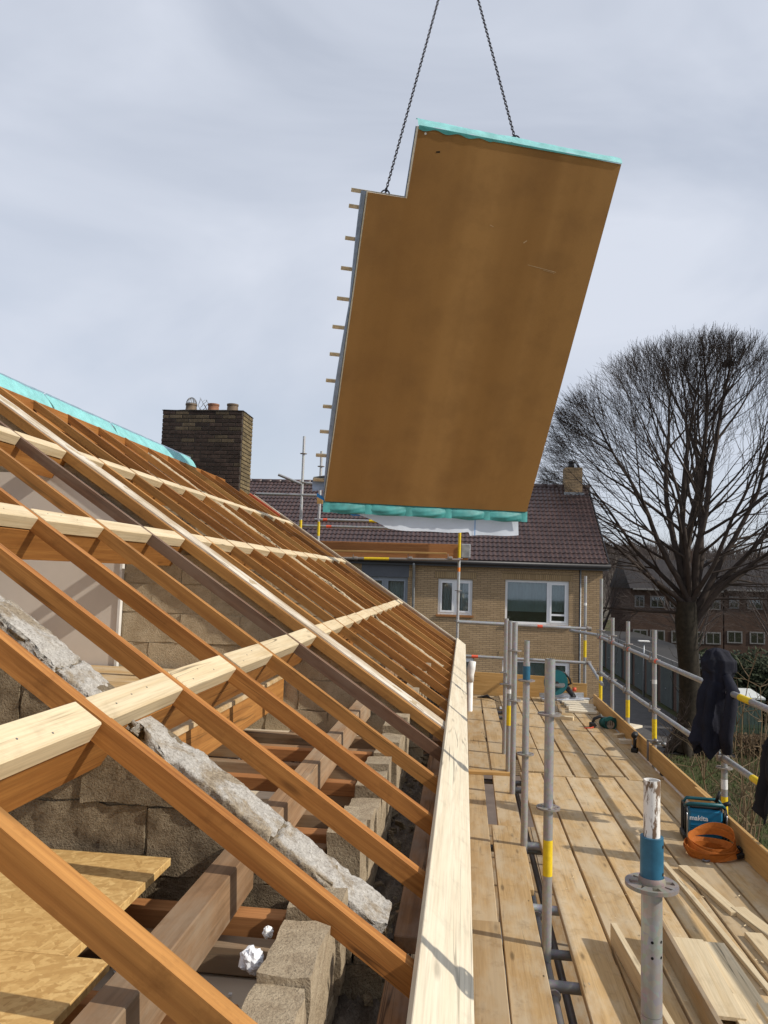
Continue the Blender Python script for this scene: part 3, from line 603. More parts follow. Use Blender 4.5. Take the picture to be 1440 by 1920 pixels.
# block leaf standing between the rafter feet
IL = MB(); IL.bb(-.435, -.325, .6, 11.9, -1.6, -1.135); IL = IL.build('inner_leaf', 'pier_block', H)
def rough_block(name, x0, x1, y0, y1, zb, zt, mat, parent, res=.02, amp=.006, cut=None, edge=.007, face='y'):
    """a rough concrete block: every visible face a displaced grid; cut(x) limits the height along a slope"""
    nx = max(3, int((x1 - x0) / res)); nz = max(3, int((zt - zb) / res)); ny = max(3, int((y1 - y0) / res)); sd = ru(0, 50); m = MB()
    def top(x): return min(zt, cut(x)) if cut else zt
    def P(u, v, w):
        x = x0 + (x1 - x0) * u; t_ = max(zb + .012, top(x)); y = y0 + (y1 - y0) * v; z = zb + (t_ - zb) * w
        e = min(min(u, 1 - u) * (x1 - x0), min(w, 1 - w) * (t_ - zb), min(v, 1 - v) * (y1 - y0) if (min(u, 1 - u) < .001 or min(w, 1 - w) < .001) else 9)
        n1 = Vector((fbm(x * 11 + sd, y * 11, z * 11), fbm(x * 11, y * 11 + sd, z * 11 + 7), fbm(x * 11 + 5, y * 11, z * 11 + sd))) * amp
        n1 += Vector((fbm(x * 45 + sd, y * 45, z * 45), fbm(x * 45, y * 45 + sd, z * 45), fbm(x * 45, y * 45, z * 45 + sd))) * amp * .5
        k = 1 - edge / max(.02, (x1 - x0)) ; c = Vector(((x0 + x1) / 2, (y0 + y1) / 2, (zb + t_) / 2))
        return Vector((x, y, z)) + n1
    m.grid(lambda u, v: P(u, 0, v), nx, nz); m.grid(lambda u, v: P(u, v, 1), nx, ny); m.grid(lambda u, v: P(1, u, v), ny, nz); m.grid(lambda u, v: P(0, 1 - u, v), ny, nz); m.grid(lambda u, v: P(1 - u, 1, v), nx, nz)
    return m.build(name, mat, parent, smooth=True)
for a, b in zip([.76] + RAF[:12], RAF[:13]):
    if 2.19 < a < 2.4: pass
    a2, b2 = a + .06, b - .03
    if 1.9 < a < 2.0: b2 = 2.185
    n = 3 if 2.4 < a < 5 else 2; L_ = (b2 - a2) / n
    if b > 5.2 and a < 5.0: a2 = 5.12; L_ = (b2 - a2) / n
    for i in range(n):
        w = ru(-.012, .012); o = rough_block('block', -.44 + w, -.322 + w, a2 + i * L_ + .004, a2 + (i + 1) * L_ - .004, -1.14, -.875 + ru(-.03, .014), 'pier_block', IL, .03 if a < 3 else .06, .007)
# rubble and old mortar in the cavity
m = MB(); m.grid(lambda u, v: (-.325 + .22 * u, .5 + 11.3 * v, -1.20 + .05 * fbm(u * 4, v * 90) + .02 * fbm(u * 14, v * 300)), 12, 420); m.build('cavity_fill', 'dark_rubble', H, True)
m = MB()
for i in range(260):
    y = ru(.9, 9); s_ = ru(.008, .03); p = Vector((ru(-.32, -.2), y, -1.18 + ru(-.01, .04)))
    vs = [p + Vector((ru(-1, 1), ru(-1, 1), ru(-.6, 1))) * s_ for _ in range(8)]
    bm = bmesh.new(); [bm.verts.new(v) for v in vs]; bmesh.ops.convex_hull(bm, input=bm.verts); bm.verts.index_update()
    used = sorted({v.index for f in bm.faces for v in f.verts}); ix = {k: q for q, k in enumerate(used)}; bm.verts.ensure_lookup_table()
    m.add([bm.verts[k].co.copy() for k in used], [tuple(ix[v.index] for v in f.verts) for f in bm.faces]); bm.free()
m.build('mortar_crumbs', 'rough_block', H, kind='stuff')
# party walls of rough concrete block under the rafters
def party_wall(y0, y1, drop, xmax, res, mat, bw=.42, bh=.2, zb0=-1.3, cap=True):
    m = MB(); core_mat = 'rough_block' if y0 < 3 else 'plaster_wall'; core = [(-xmax, zb0), (-.30, zb0), (-.30, zr(.3) - drop - .06), (-xmax, zr(xmax) - drop - .06)]; m.prism(core, y0 + .007, y1 - .02)
    Wl = m.build('party_wall', core_mat, H); r = 0; z = zb0
    cut = lambda x: zr(-x) - drop
    while z < zr(xmax) - drop:
        x = -xmax - (bw * .5 if r % 2 else 0)
        while x < -.2:
            xa, xb = max(x, -xmax), min(x + bw, -.2)
            xe = min(xb, -((z + .012 + drop + .98) / SLP + .09))
            if xe - xa > .05:
                rough_block('block', xa + .003, xe - .003, y0 + ru(-.006, .004), y1, z + .003, z + bh - .004, mat, Wl, res, .009, cut)
            x += bw
        z += bh; r += 1
    if cap:
        Ls = (xmax - .2) / math.cos(TH)
        def capf(u, v):
            s_ = u * Ls; p = Vector((-.2, 0, zr(.2) - drop)) + UPS * s_; T_ = y1 - y0 + .016
            if v < .25: y, h, dy_ = y0 - .008, -.05 + .055 * v / .25, -1
            elif v > .85: y, h, dy_ = y1 + .008, .005 - .04 * (v - .85) / .15, 1
            else: a = (v - .25) / .6; y, h, dy_ = y0 - .008 + T_ * a, .004 + .004 * math.sin(math.pi * a), 0
            big = fbm(s_ * 1.6, 2.2, 5); step = .5 * (math.floor(s_ / .27 + .8 * fbm(s_ * .9, 7)) % 3 - 1) * .007
            crack = -.03 if abs(((s_ + .03 * fbm(y * 9, s_ * 3)) % .83) - .4) < .004 else 0
            q = step + .007 * big + .007 * fbm(s_ * 13, y * 13 + h * 13, 4) + .006 * abs(fbm(s_ * 40, y * 40 + h * 40, 9)) + crack
            low = .045 * max(0, fbm(s_ * 2.3, 3.3, 2) + .3) if v < .2 else 0
            return Vector((p.x, y + (dy_ * (.004 + .007 * fbm(s_ * 18, h * 30, 3)) if dy_ else 0), p.z)) + NR * (h + low + (q if not dy_ else q * (v * 4 if v < .25 else 1)))
        m = MB(); m.grid(capf, int(Ls / .009), 30); m.build('mortar_cap', 'patchy_mortar' if y0 < 3 else 'plaster_wall', Wl, True)
    return Wl
party_wall(2.20, 2.35, .085, 2.6, .022, 'rough_block')
W2 = party_wall(4.96, 5.10, -.01, 3.6, .06, 'plaster_wall', cap=False)
W3 = party_wall(8.06, 8.15, .035, 3.6, .06, 'plaster_wall', bw=.3, bh=.14)
m = MB(); m.prism([(-3.6, -.7), (-2.35, -.7), (-2.35, .27), (-3.6, .27)], 4.925, 4.94); m.build('plasterboard', 'plasterboard', W2)
m = MB(); m.prism([(-3.4, .285), (-2.20, .285), (-2.74, zr(2.74) - .13), (-3.4, .65)], 4.925, 4.94); m.build('plasterboard', 'plasterboard', W2)
m = MB(); m.bb(-2.348, -2.33, 4.915, 4.95, -.7, .25); m.build('edge_trim', 'white_pvc', W2)
# white plastic downpipe at the eaves
m = MB(); b = at(878, 1330, 1, 10.6); m.tube([(b.x + .02, 10.6, -3.2), (b.x + .02, 10.6, at(878, 1275, 1, 10.6).z)], .04, 12); z_ = at(878, 1275, 1, 10.6).z
m.tube([(b.x + .02, 10.6, z_ - .02), (b.x + .02, 10.6, z_ + .08), (b.x + .03, 10.6, z_ + .16), (b.x + .045, 10.6, z_ + .26)], [.05, .05, .058, .05], 12); m.build('downpipe', 'white_pvc', H, True)
# ------------------------------------------------------------------ timber roof frame
F = thing('roof_frame', 'open timber roof frame of sloping orange brown rafters', 'roof')
for i, y in enumerate(RAF):
    w, mt = (.046, 'rafter_timber')
    if abs(y - 4.36) < .01: mt = 'dark_timber'
    if y > 11.8: mt = 'old_timber'
    dx = ru(-.012, .012)
    o = beam('rafter', RP(-.015, y + dx), RP(RIDGE - .02, y + ru(-.02, .02)), w, .063, mt, F, NR, wob=.004 if y < 9 else .002, seg=14)
    if y in (1.96, 2.55, 3.15):                       # nails / splice marks near the foot
        m = MB()
        for k in range(3): m.cyl((.15 + .12 * k, -w / 2 - .002, -.03 - .012 * k), (.15 + .12 * k, -w / 2 + .002, -.03 - .012 * k), .004, 6)
        m.build('nail', 'dark_steel', o)
for xp in (.99, 1.922, 2.81):
    beam('purlin', RP(xp, .5, -.064), RP(xp, 11.97, -.064), .092, .155, 'purlin_timber', F, NR)
    for a, b in zip([.76] + RAF[:-1], RAF):
        ta = .235 if abs(a - 4.90) < .01 else .026; tb = .026
        o = beam('blocking', RP(xp + ru(-.004, .004), a + ta, .004 + ru(-.003, .004)), RP(xp + ru(-.004, .004), b - tb, .004), .098, .064, 'pale_timber', F, NR, bevel=.004)
        if a < 3.5:
            m = MB()
            for k in range(3):
                yn = ru(-.025, .025); m.cyl((.1 + .12 * k, yn, -.001), (.1 + .12 * k, yn, .0012), .003, 6)
            m.build('nail', 'dark_steel', o)
beam('wall_capping', RP(.02, 5.03, .010), RP(RIDGE - .05, 5.03, .010), .20, .05, 'limed_timber', F, NR, wob=.005, seg=30)
beam('tie_batten', (-2.13, 1.0, zr(2.13) - .115), (-2.13, 4.85, zr(2.13) - .115), .055, .06, 'purlin_timber', F)
beam('tie_batten', (-2.02, 5.1, zr(2.02) - .125), (-2.02, 8.0, zr(2.02) - .125), .05, .055, 'purlin_timber', F)
beam('ridge_beam', (-RIDGE, .3, zr(RIDGE) - .02), (-RIDGE, 11.2, zr(RIDGE) - .02), .05, .18, 'rafter_timber', F)
beam('trimmer', RP(2.95, 11.62, .02), RP(3.45, 11.62, .02), .07, .09, 'red_primer', F, NR)
beam('verge_batten', RP(-.0, 12.03, .012), RP(3.5, 12.03, .012), .05, .03, 'limed_timber', F, NR)
c0 = Vector((-.0195, 0, -.98)); nP = Vector((.595, 0, .804))
o = beam('eave_plank', c0 + Vector((0, .7, 0)), c0 + Vector((0, 11.95, 0)), .170, .024, 'white_timber', F, nP, bevel=.002)
m = MB()
for k in range(46):
    yk = .4 + k * .24 + ru(-.06, .06); m.cyl((yk, ru(-.06, .06), -.001), (yk + .002, ru(-.06, .06), .0012), .003, 6)
# ------------------------------------------------------------------ new panels on the far slope, wrapped ridge edge
N2 = Vector((-math.sin(TH), 0, math.cos(TH))); D2 = Vector((-math.cos(TH), 0, -math.sin(TH)))
for k, (a, b, lb) in enumerate(((-.6, 6.38, 'turquoise wrapped roof panel at the ridge, running out of the left edge'), (6.4, 7.68, 'short turquoise wrapped ridge panel, middle one of three'), (7.7, 10.1, 'turquoise wrapped roof panel at the ridge ending before the dark chimney'))):
    T = thing('roof_panel', lb, 'roof panel', 'panels laid on the far slope')
    Rg = Vector((-RIDGE - .01, 0, zr(RIDGE) + .0)); dz = ru(-.004, .004)
    def slab(name, o0, o1, l0, l1, mt, yA, yB, bev=0, e=.0):
        m = MB(); pts = [Rg + D2 * l0 + N2 * o0, Rg + D2 * l1 + N2 * o0, Rg + D2 * l1 + N2 * o1, Rg + D2 * l0 + N2 * o1]
        m.add([(p.x, y, p.z + dz) for y in (yA, yB) for p in pts], [(0, 1, 2, 3), (7, 6, 5, 4), (0, 4, 5, 1), (1, 5, 6, 2), (2, 6, 7, 3), (3, 7, 4, 0)]); return m.build(name, mt, T, bevel=bev)
    slab('chipboard', 0, .012, .03, 4.3, 'chipboard', a, b); slab('insulation', .0125, .15, .03, 4.3, 'eps', a, b); slab('top_board', .1505, .165, .04, 4.3, 'white_foil', a, b)
    m = MB()
    def fo(u, v):
        y = a + (b - a) * u; o_ = -.03 + .215 * v; bul = .012 * math.sin(math.pi * v) + .008 * fbm(y * 3, v * 2, k) ; p = Rg + D2 * (.028 - bul) + N2 * o_; return (p.x, y, p.z + dz + .004 * fbm(y * 2, k))
    m.grid(fo, int((b - a) / .06), 8); m.build('ridge_foil', 'turquoise_foil', T, True)
    m = MB()
    def fw(u, v):
        y = a + (b - a) * u; p = Rg + D2 * (.012 + .10 * v) + N2 * (.187 + .006 * fbm(y * 6, v)); return (p.x, y, p.z + dz)
    m.grid(fw, int((b - a) / .06), 3); m.build('white_lap', 'white_foil', T, True)
# ------------------------------------------------------------------ big dark chimney
T = thing('chimney', 'big dark sooty brick chimney with three pots at the ridge end', 'chimney')
cx0, cx1, cy0, cy1, ct = -4.84, -3.53, 11.3, 11.87, 2.53
m = MB(); m.bb(cx0 + .006, cx1 - .006, cy0 + .006, cy1, -.8, ct); CR = m.build('core', 'chimney_mortar', T)
bh = .0635
def bmesh_brick(l, w, nm, mt):
    m = MB(); m.bb(0, l, 0, w, 0, bh - .011); o = m.build(nm, mt, T, bevel=.004); return o
protos = {}
def brick(l, w, mt, loc):
    k = (round(l, 3), round(w, 3), mt)
    if k not in protos: protos[k] = bmesh_brick(l, w, 'brick', mt); o = protos[k]
    else: o = protos[k].copy(); COL.objects.link(o); o.parent = T
    o.location = loc
nrow = int((ct - .75) / bh)
for r in range(nrow):
    z = ct - .002 - (r + 1) * bh; x = cx0; first = r % 2; i = 0
    mossy = r < 3
    while x < cx1 - .02:
        l = .10 if (first and i == 0) else .205
        l = min(l, cx1 - x - .0); 
        if l > .05: brick(l, .05, 'stained_brick' if (mossy and rnd() < .6) or (r < 8 and rnd() < .2) or rnd() < .03 else 'chimney_brick', (x, cy0 - .004 + ru(-.003, .003), z))
        x += l + .0135; i += 1
    y = cy0 + .056
    i = 0
    while y < cy1 - .03:
        l = .10 if (not first and i == 0) else .205; l = min(l, cy1 - y)
        k = ('s', round(l, 2))
        if k not in protos:
            m = MB(); m.bb(-.045, 0, 0, l, 0, bh - .011); protos[k] = m.build('brick', 'lit_side_brick', T, bevel=.004); o = protos[k]  # right-face bricks carry the sunlit tone in their base colour
        else: o = protos[k].copy(); COL.objects.link(o); o.parent = T
        o.location = (cx1 + .004 + ru(-.002, .003), y, z); y += l + .0135; i += 1
m = MB(); m.grid(lambda u, v: (cx0 - .015 + (cx1 - cx0 + .03) * u, cy0 - .015 + (cy1 - cy0 + .02) * v, ct + .002 + .05 * min(1, 4 * min(u, 1 - u), 3 * min(v, 1 - v)) + .008 * fbm(u * 9, v * 6)), 30, 12); m.bb(cx0 - .01, cx1 + .01, cy0 - .01, cy1, ct - .006, ct + .001); m.build('mortar_crown', 'chimney_mortar', T, True)
for k, (fx, mt) in enumerate(((.27, 'old_pot'), (.555, 'terracotta'), (.80, 'old_pot'))):
    x = cx0 + (cx1 - cx0) * fx; y = (cy0 + cy1) / 2; m = MB()
    prof = [(.10, 0), (.10, .03), (.090, .045), (.085, .105), (.094, .11), (.094, .135), (.07, .135), (.066, .05)]
    m.grid(lambda u, v: (x + prof[round(v * 7)][0] * math.cos(6.2832 * u), y + prof[round(v * 7)][0] * math.sin(6.2832 * u), ct + .03 + prof[round(v * 7)][1]), 20, 7)
    P_ = m.build('chimney_pot', mt, T, 'auto')
    if k == 0:
        m = MB()
        for j in range(8):
            a = j * math.pi / 8; m.tube([(x + .085 * math.cos(a) * math.cos(q), y + .085 * math.sin(a) * math.cos(q), ct + .165 + .11 * math.sin(q)) for q in (math.pi * i / 10 for i in range(11))], .004, 4)
        m.tube([(x + .085 * math.cos(q), y + .085 * math.sin(q), ct + .175) for q in (6.2832 * i / 16 for i in range(17))], .004, 4)
        m.build('wire_cage', 'wire', P_)
m = MB()
for k in range(5):
    x = cx0 + .50 + k * .035 + ru(-.01, .01); y = cy0 + .25 + ru(-.05, .05); pts = []
    for i in range(9): pts.append((x + .02 * math.sin(i * 1.1 + k * 2), y + .02 * math.cos(i * 1.3 + k), ct + .03 + .24 * i / 8 * (1 - .06 * k)))
    m.tube(pts, .004, 4)
m.build('bent_wires', 'wire', T)
m = MB(); m.grid(lambda u, v: (cx0 + .65 + .45 * u, cy0 - .011 - .004 * rnd(), .95 + .22 * v * (.6 + .4 * math.sin(u * 9))), 10, 3)
# ------------------------------------------------------------------ roof panel on the crane
T = thing('hanging_roof_panel', 'large brown roof panel hanging from crane chains against the sky', 'roof panel')
P0 = Vector((-1.046, 7.697, 4.98)); U = Vector((2.804, 1.077, .013)); V = Vector((-.846, 2.309, -3.988)); V = V - U * (V.dot(U) / U.length_squared)
W_, L_ = U.length, V.length; un, vn = U.normalized(), V.normalized(); nn = vn.cross(un).normalized()
MP = Matrix((un, vn, -nn)).transposed().to_4x4(); MP.translation = P0          # local x across, y down the slope, z to the tiled side
nu, nv = .155 * W_, .16 * L_
def lpoly(poly, z0, z1, name, mt, par=T, bev=0):
    m = MB(); n = len(poly); m.add([(x, y, z0) for x, y in poly] + [(x, y, z1) for x, y in poly], [tuple(range(n)), tuple(range(2 * n - 1, n - 1, -1))] + [(i, (i + 1) % n, (i + 1) % n + n, i + n) for i in range(n)])
    return m.build(name, mt, par, bevel=bev)
outl = [(nu, 0), (W_, 0), (W_, L_), (0, L_), (0, nv), (nu, nv)]
T.matrix_world = MP
lpoly(outl, 0, .012, 'underside_board', 'chipboard'); ins = [(nu + .012, .012), (W_ - .012, .012), (W_ - .012, L_ - .012), (.012, L_ - .012), (.012, nv + .012), (nu + .012, nv + .012)]
lpoly(outl, .0125, .095, 'edge_frame', 'board_edge'); lpoly(ins, .0955, .14, 'insulation', 'blue_grey_foil'); lpoly(outl, .1405, .152, 'membrane', 'blue_grey_foil')
def side_foil(u, v):
    y = nv + (L_ - nv) * u; return (-.006 - .05 * math.sin(math.pi * v) * (.25 + .75 * abs(math.sin(y * 1.25 + .6))), y, .097 + .065 * v)
m = MB(); m.grid(side_foil, 60, 6); m.build('side_foil', 'blue_grey_foil', T, True)
for t_ in (.163, .2, .276, .35, .427, .502, .576, .65, .725, .8, .873, .95):
    a = -.17 + ru(-.01, .015); m = MB(); m.bb(a, W_ - .01, t_ * L_ - .022, t_ * L_ + .022, .172, .200); m.build('tile_batten', 'board_edge', T, bevel=.002)
for t_ in (.05, .10):
    m = MB(); m.bb(nu + .02, W_ - .01, t_ * L_ - .022, t_ * L_ + .022, .172, .200); m.build('tile_batten', 'board_edge', T, bevel=.002)
for k in range(6):
    x = .06 + k * (W_ - .12) / 5; y0 = nv if x < nu else .02; m = MB(); m.bb(x - .02, x + .02, y0, L_ - .02, .1525, .1715); m.build('counter_batten', 'board_edge', T)
DWN = Vector((-un.z, -vn.z, nn.z))                                   # straight down, in the panel's own axes
def topf(u, v):
    x = nu - .01 + (W_ - nu + .02) * u; a = v * 1.0; bul = .03 * math.sin(math.pi * a) + .012 * fbm(x * 5, a * 2); return (x, -.012 - bul - .06 * a * (1 - .3 * u), -.006 + .17 * a)
m = MB(); m.grid(topf, 60, 8); m.build('top_foil', 'turquoise_foil', T, True)
m = MB(); m.grid(lambda u, v: (nu + (W_ - nu) * u, -.012 + .03 * v * (1 - u) * (1 + .5 * math.sin(u * 60) * (u < .35)) + .008 * v, -.006 - .004 * v), 80, 3); m.build('foil_lap', 'turquoise_dark', T, True)
def botf(u, v):
    x = .02 + (W_ - .04) * u; s_ = abs(math.sin(u * math.pi * 5)); return Vector((x, L_ + .004, .03)) + DWN * (.15 * v + .02 * s_ * v) + Vector((0, 0, -.05 * s_ * math.sin(math.pi * v) + .008 * math.sin(v * 14 + u * 40) * s_))
m = MB(); m.grid(botf, 120, 8); m.build('bottom_foil', 'turquoise_dark', T, True)
for k in range(6):
    x = .03 + k * (W_ - .06) / 5; m = MB(); m.grid(lambda u, v: Vector((x - .05 + .1 * u, L_ + .003, .02 - .006 * math.sin(u * 3.1))) + DWN * .155 * v, 4, 6); m.build('foil_seam', 'turquoise_dark', T, True)
def flap(u, v):
    x = -.02 + W_ * .985 * u; hang = min(.42, .06 + 1.1 * u) - .02 * math.sin(u * 9) if u < .74 else .47 - .16 * (u - .74)
    p = Vector((x, L_ - .01, .15)) + DWN * hang * v + Vector((0, 0, .03 * math.sin(v * 3) + .018 * math.sin(u * 23 + v * 2) * v)); return p
m = MB(); m.grid(flap, 120, 10); m.build('hanging_membrane', 'white_foil', T, True)
m = MB(); m.grid(lambda u, v: Vector((-.10 + .62 * u, L_ - .03, .12)) + DWN * (-.03 + (.30 * min(1, u * 1.2)) * .9 + .055 * v * (1 - .7 * u)), 30, 3); m.build('blue_tape_edge', 'blue_foil', T, True)
m = MB(); m.grid(lambda u, v: Vector((W_ * .745 + .012 * u, L_, .135)) + DWN * (.16 + .28 * v), 2, 3); m.build('blue_tape_edge', 'blue_foil', T)
for x, y, l, w, a in ((1.55, .90, .05, .004, .3), (2.02, 1.02, .05, .007, -.7), (2.32, 1.30, .40, .003, .10), (2.42, 1.325, .16, .002, .12)):
    m = MB(); m.box((x, y, -.0006), (l, w, .0008), Matrix.Rotation(a, 3, 'Z')); m.build('scuff', 'board_edge', T)
m = MB(); m.box((nu + .27, .22, -.0008), (.045, .016, .001), Matrix.Rotation(-.2, 3, 'Z')); m.build('hole', 'hole_black', T)
m = MB(); m.cyl((nu + .09, .06, -.001), (nu + .09, .06, .0), .013, 10); m.build('washer', 'white_tape', T)
m = MB(); m.grid(lambda u, v: (-.16 + .17 * u, L_ - .26 + .2 * v - .06 * u, .16 + .05 * math.sin(v * 4) + .05 * (1 - u)), 6, 8); m.build('loose_corner', 'blue_grey_foil', T, True)
# chains: links along two legs meeting at a ring above the picture
CS = thing('lifting_chains', 'pair of dark steel lifting chains rising from the hanging panel', 'chain')
ring = at(860, -139, 1, 9.3)
def chain(a, b):
    m = MB(); d = (b - a); n = int(d.length / .040); d.normalize(); o = d.orthogonal().normalized(); w = d.cross(o)
    for i in range(n):
        c = a + d * (i + .5) * .040; s_ = o if i % 2 else w; pts = []
        for k in range(10):
            q = 6.2832 * k / 10; pts.append(c + d * .0265 * math.cos(q) + s_ * .0155 * math.sin(q))
        vs = []; other = w if i % 2 else o
        nseg = 10
        for k in range(nseg):
            r_ = (pts[k] - c).normalized()
            for aa in (0, 2.09, 4.19): vs.append(pts[k] + (r_ * math.cos(aa) + other * math.sin(aa)) * .0065)
        m.add(vs, [(k * 3 + j, k * 3 + (j + 1) % 3, ((k + 1) % nseg) * 3 + (j + 1) % 3, ((k + 1) % nseg) * 3 + j) for k in range(nseg) for j in range(3)])
    return m.build('chain', 'chain_steel', CS, True)
def P(lx, ly, lz): return MP @ Vector((lx, ly, lz))
# anchor points on the tiled side, found on the sight lines of the two legs
def anchor(px, py, lz):
    d = Vector(at(px, py, 1, 8.0)); n_ = -nn; o_ = P0 + n_ * lz; k = o_.dot(n_) / d.dot(n_); return d * k
la = anchor(722, 364, .2); ra = anchor(966, 262, .2)
chain(la, ring); chain(ra, ring)
for a in (la, ra):
    m = MB(); m.tube([a + Vector((.05 * math.cos(q), 0, .05 * math.sin(q))) for q in (6.2832 * i / 14 for i in range(15))], .009, 6); m.build('shackle', 'chain_steel', CS, True)
m = MB(); m.tube([ring + Vector((.09 * math.cos(q), 0, .1 + .12 * math.sin(q))) for q in (6.2832 * i / 20 for i in range(21))], .016, 8); m.build('master_ring', 'chain_steel', CS, True)
# ------------------------------------------------------------------ loose sheets on the attic floor
def sheet(name, x0, x1, y0, y1, zt, t_, mat, label, cat, group=None, rz=0.0):
    m = MB(); m.bb(-(x1 - x0) / 2, (x1 - x0) / 2, -(y1 - y0) / 2, (y1 - y0) / 2, -t_, 0); o = m.build(name, mat, bevel=.0015)
    o.location = ((x0 + x1) / 2, (y0 + y1) / 2, zt); o.rotation_euler = (0, 0, rz); return tag(o, label, cat, group)
sheet('strand_board_sheet', -2.3, -.825, 1.60, 2.165, -.832, .022, 'osb', 'strand board sheet lying against the rough block wall', 'board')
sheet('strand_board_sheet', -2.3, -.73, .55, 1.598, -.8325, .022, 'osb', 'strand board sheet at the bottom left corner of the picture', 'board')
sheet('floor_board_sheet', -3.4, -1.16, 2.37, 4.90, -.664, .024, 'deck_timber', 'pale floor sheet on joists behind the broken block wall', 'board')
sheet('floor_board_sheet', -3.4, -1.3, 5.12, 7.98, -.664, .024, 'deck_timber', 'floor sheet in the attic behind the plastered wall', 'board')
sheet('timber_offcut', -1.08, -.74, 3.02, 3.12, -.905, .03, 'white_timber', 'short white offcut lying between the ceiling battens', 'plank')
random.seed(77)
def crumple(p, r, label, mat='clear_plastic'):
    m = MB(); s_ = ru(0, 9)
    def f(u, v):
        d = Vector((math.sin(math.pi * v) * math.cos(6.2832 * u), math.sin(math.pi * v) * math.sin(6.2832 * u), math.cos(math.pi * v))); k = r * (.8 + .28 * fbm(d.x * 2 + s_, d.y * 2, d.z * 2) + .10 * abs(fbm(d.x * 7, d.y * 7 + s_, d.z * 7))); return p + d * k
    m.grid(f, 22, 14); o = m.build('foil_scrap', mat); tag(o, label, 'scrap')
crumple(Vector((-.47, 1.78, -.90)), .032, 'crumpled shiny foil scrap beside the concrete blocks')
crumple(Vector((-.47, 1.92, -.90)), .016, 'tiny pale foam crumb behind the concrete block top', 'eps')
# ------------------------------------------------------------------ scaffold
DZ = -1.85
SC = thing('scaffold', 'steel tube scaffold with guard rails along the eaves', 'scaffold')
def ring_disc(parent, z, R_=.061, r0=.0245, name='rosette', t_=.009):
    n = 64; rad = [r0, .033, .052, R_]; cells = {}
    m = MB(); idx = {}
    def hole(i):                       # alternate small and wide key holes
        s_ = i % 16; return (s_ in (0, 1, 15, 14)) or (s_ in (7, 8))
    def vid(i, j, k):
        key = (i % n, j, k)
        if key not in idx:
            idx[key] = len(m.v); a = 6.2832 * (i % n) / n; m.v.append((rad[j] * math.cos(a), rad[j] * math.sin(a), k * t_))
        return idx[key]
    fs = []
    solid = lambda i, j: 0 <= j < 3 and not (j == 1 and hole(i % n))
    for i in range(n):
        for j in range(3):
            if not solid(i, j): continue
            fs += [(vid(i, j, 1), vid(i, j + 1, 1), vid(i + 1, j + 1, 1), vid(i + 1, j, 1)), (vid(i + 1, j, 0), vid(i + 1, j + 1, 0), vid(i, j + 1, 0), vid(i, j, 0))]
            if not solid(i, j + 1): fs.append((vid(i, j + 1, 0), vid(i + 1, j + 1, 0), vid(i + 1, j + 1, 1), vid(i, j + 1, 1)))
            if not solid(i, j - 1): fs.append((vid(i + 1, j, 0), vid(i, j, 0), vid(i, j, 1), vid(i + 1, j, 1)))
            if not solid(i + 1, j): fs.append((vid(i + 1, j, 0), vid(i + 1, j, 1), vid(i + 1, j + 1, 1), vid(i + 1, j + 1, 0)))
            if not solid(i - 1, j): fs.append((vid(i, j, 1), vid(i, j, 0), vid(i, j + 1, 0), vid(i, j + 1, 1)))
    m.f += fs; m.mi += [0] * len(fs)
    o = m.build(name, 'cast_steel', parent); o.location = (0, 0, z); return o
ROS = None
def band(parent, z0, z1, mat, r=.0246, name='paint_band'):
    m = MB(); m.tube([(0, 0, z0), (0, 0, z1)], r, 20, False); return m.build(name, mat, parent, True)
def standard(x, y, top, rings=(), bands=(), spigot=None, bot=G0, par=None, lean=0.0, mat='galvanised'):
    global ROS
    m = MB(); zt = spigot if spigot is not None else top
    n = 24 if y < 3 else 14
    m.tube([(0, 0, bot), (0, 0, zt)], .02415, n, False)
    m.tube([(0, 0, zt), (0, 0, zt - .25)], .0208, n, False)
    vs = [(r * math.cos(6.2832 * k / n), r * math.sin(6.2832 * k / n), zt) for r in (.02415, .0208) for k in range(n)]; m.add(vs, [(k, (k + 1) % n, (k + 1) % n + n, k + n) for k in range(n)])
    o = m.build('standard', mat, par or SC, 'auto'); o.location = (x, y, 0)
    if lean: o.rotation_euler = (0, lean, 0)
    for z in rings:
        if ROS is None: ROS = ring_disc(o, z)
        else: c_ = ROS.copy(); COL.objects.link(c_); c_.parent = o; c_.location = (0, 0, z)
    for b in bands: band(o, *b)
    if spigot is not None:
        m = MB(); m.tube([(0, 0, spigot - .1), (0, 0, top)], .0192, n, False); m.tube([(0, 0, top), (0, 0, top - .2)], .0165, n, False)
        m.add([(r * math.cos(6.2832 * k / n), r * math.sin(6.2832 * k / n), top) for r in (.0192, .0165) for k in range(n)], [(k, (k + 1) % n, (k + 1) % n + n, k + n) for k in range(n)])
        m.build('spigot', 'peeling_white' if y < 3 else 'galvanised', o, 'auto')
    return o
ix = .46
def zi(px, py, X=ix): return at(px, py, 0, X).z
yi = lambda px, py, X=ix: at(px, py, 0, X).y
# nearest inner standard with its blue sleeve
S1 = standard(ix, yi(1222, 1655), zi(1222, 1462), rings=(zi(1222, 1662),), spigot=zi(1222, 1572) )
m = MB(); za_, zb_ = zi(1222, 1652), zi(1222, 1568)
m.tube([(0, 0, za_), (0, 0, zb_)], .0268, 28, False); m.tube([(0, 0, zb_), (0, 0, zb_ + .0001)], [.0268, .019], 28, False); q = m.build('sleeve', 'blue_paint', S1, 'auto')
m = MB()
for dz in (.022, .085):
    for a in (-.62,): m.cyl((.0255 * math.cos(a), .0255 * math.sin(a), za_ + dz), (.0272 * math.cos(a), .0272 * math.sin(a), za_ + dz), .0042, 8)
for dz in (-.13, -.165):
    for a in (-.75, -1.75): m.cyl((.0235 * math.cos(a), .0235 * math.sin(a), za_ + dz), (.0246 * math.cos(a), .0246 * math.sin(a), za_ + dz), .0035, 8)
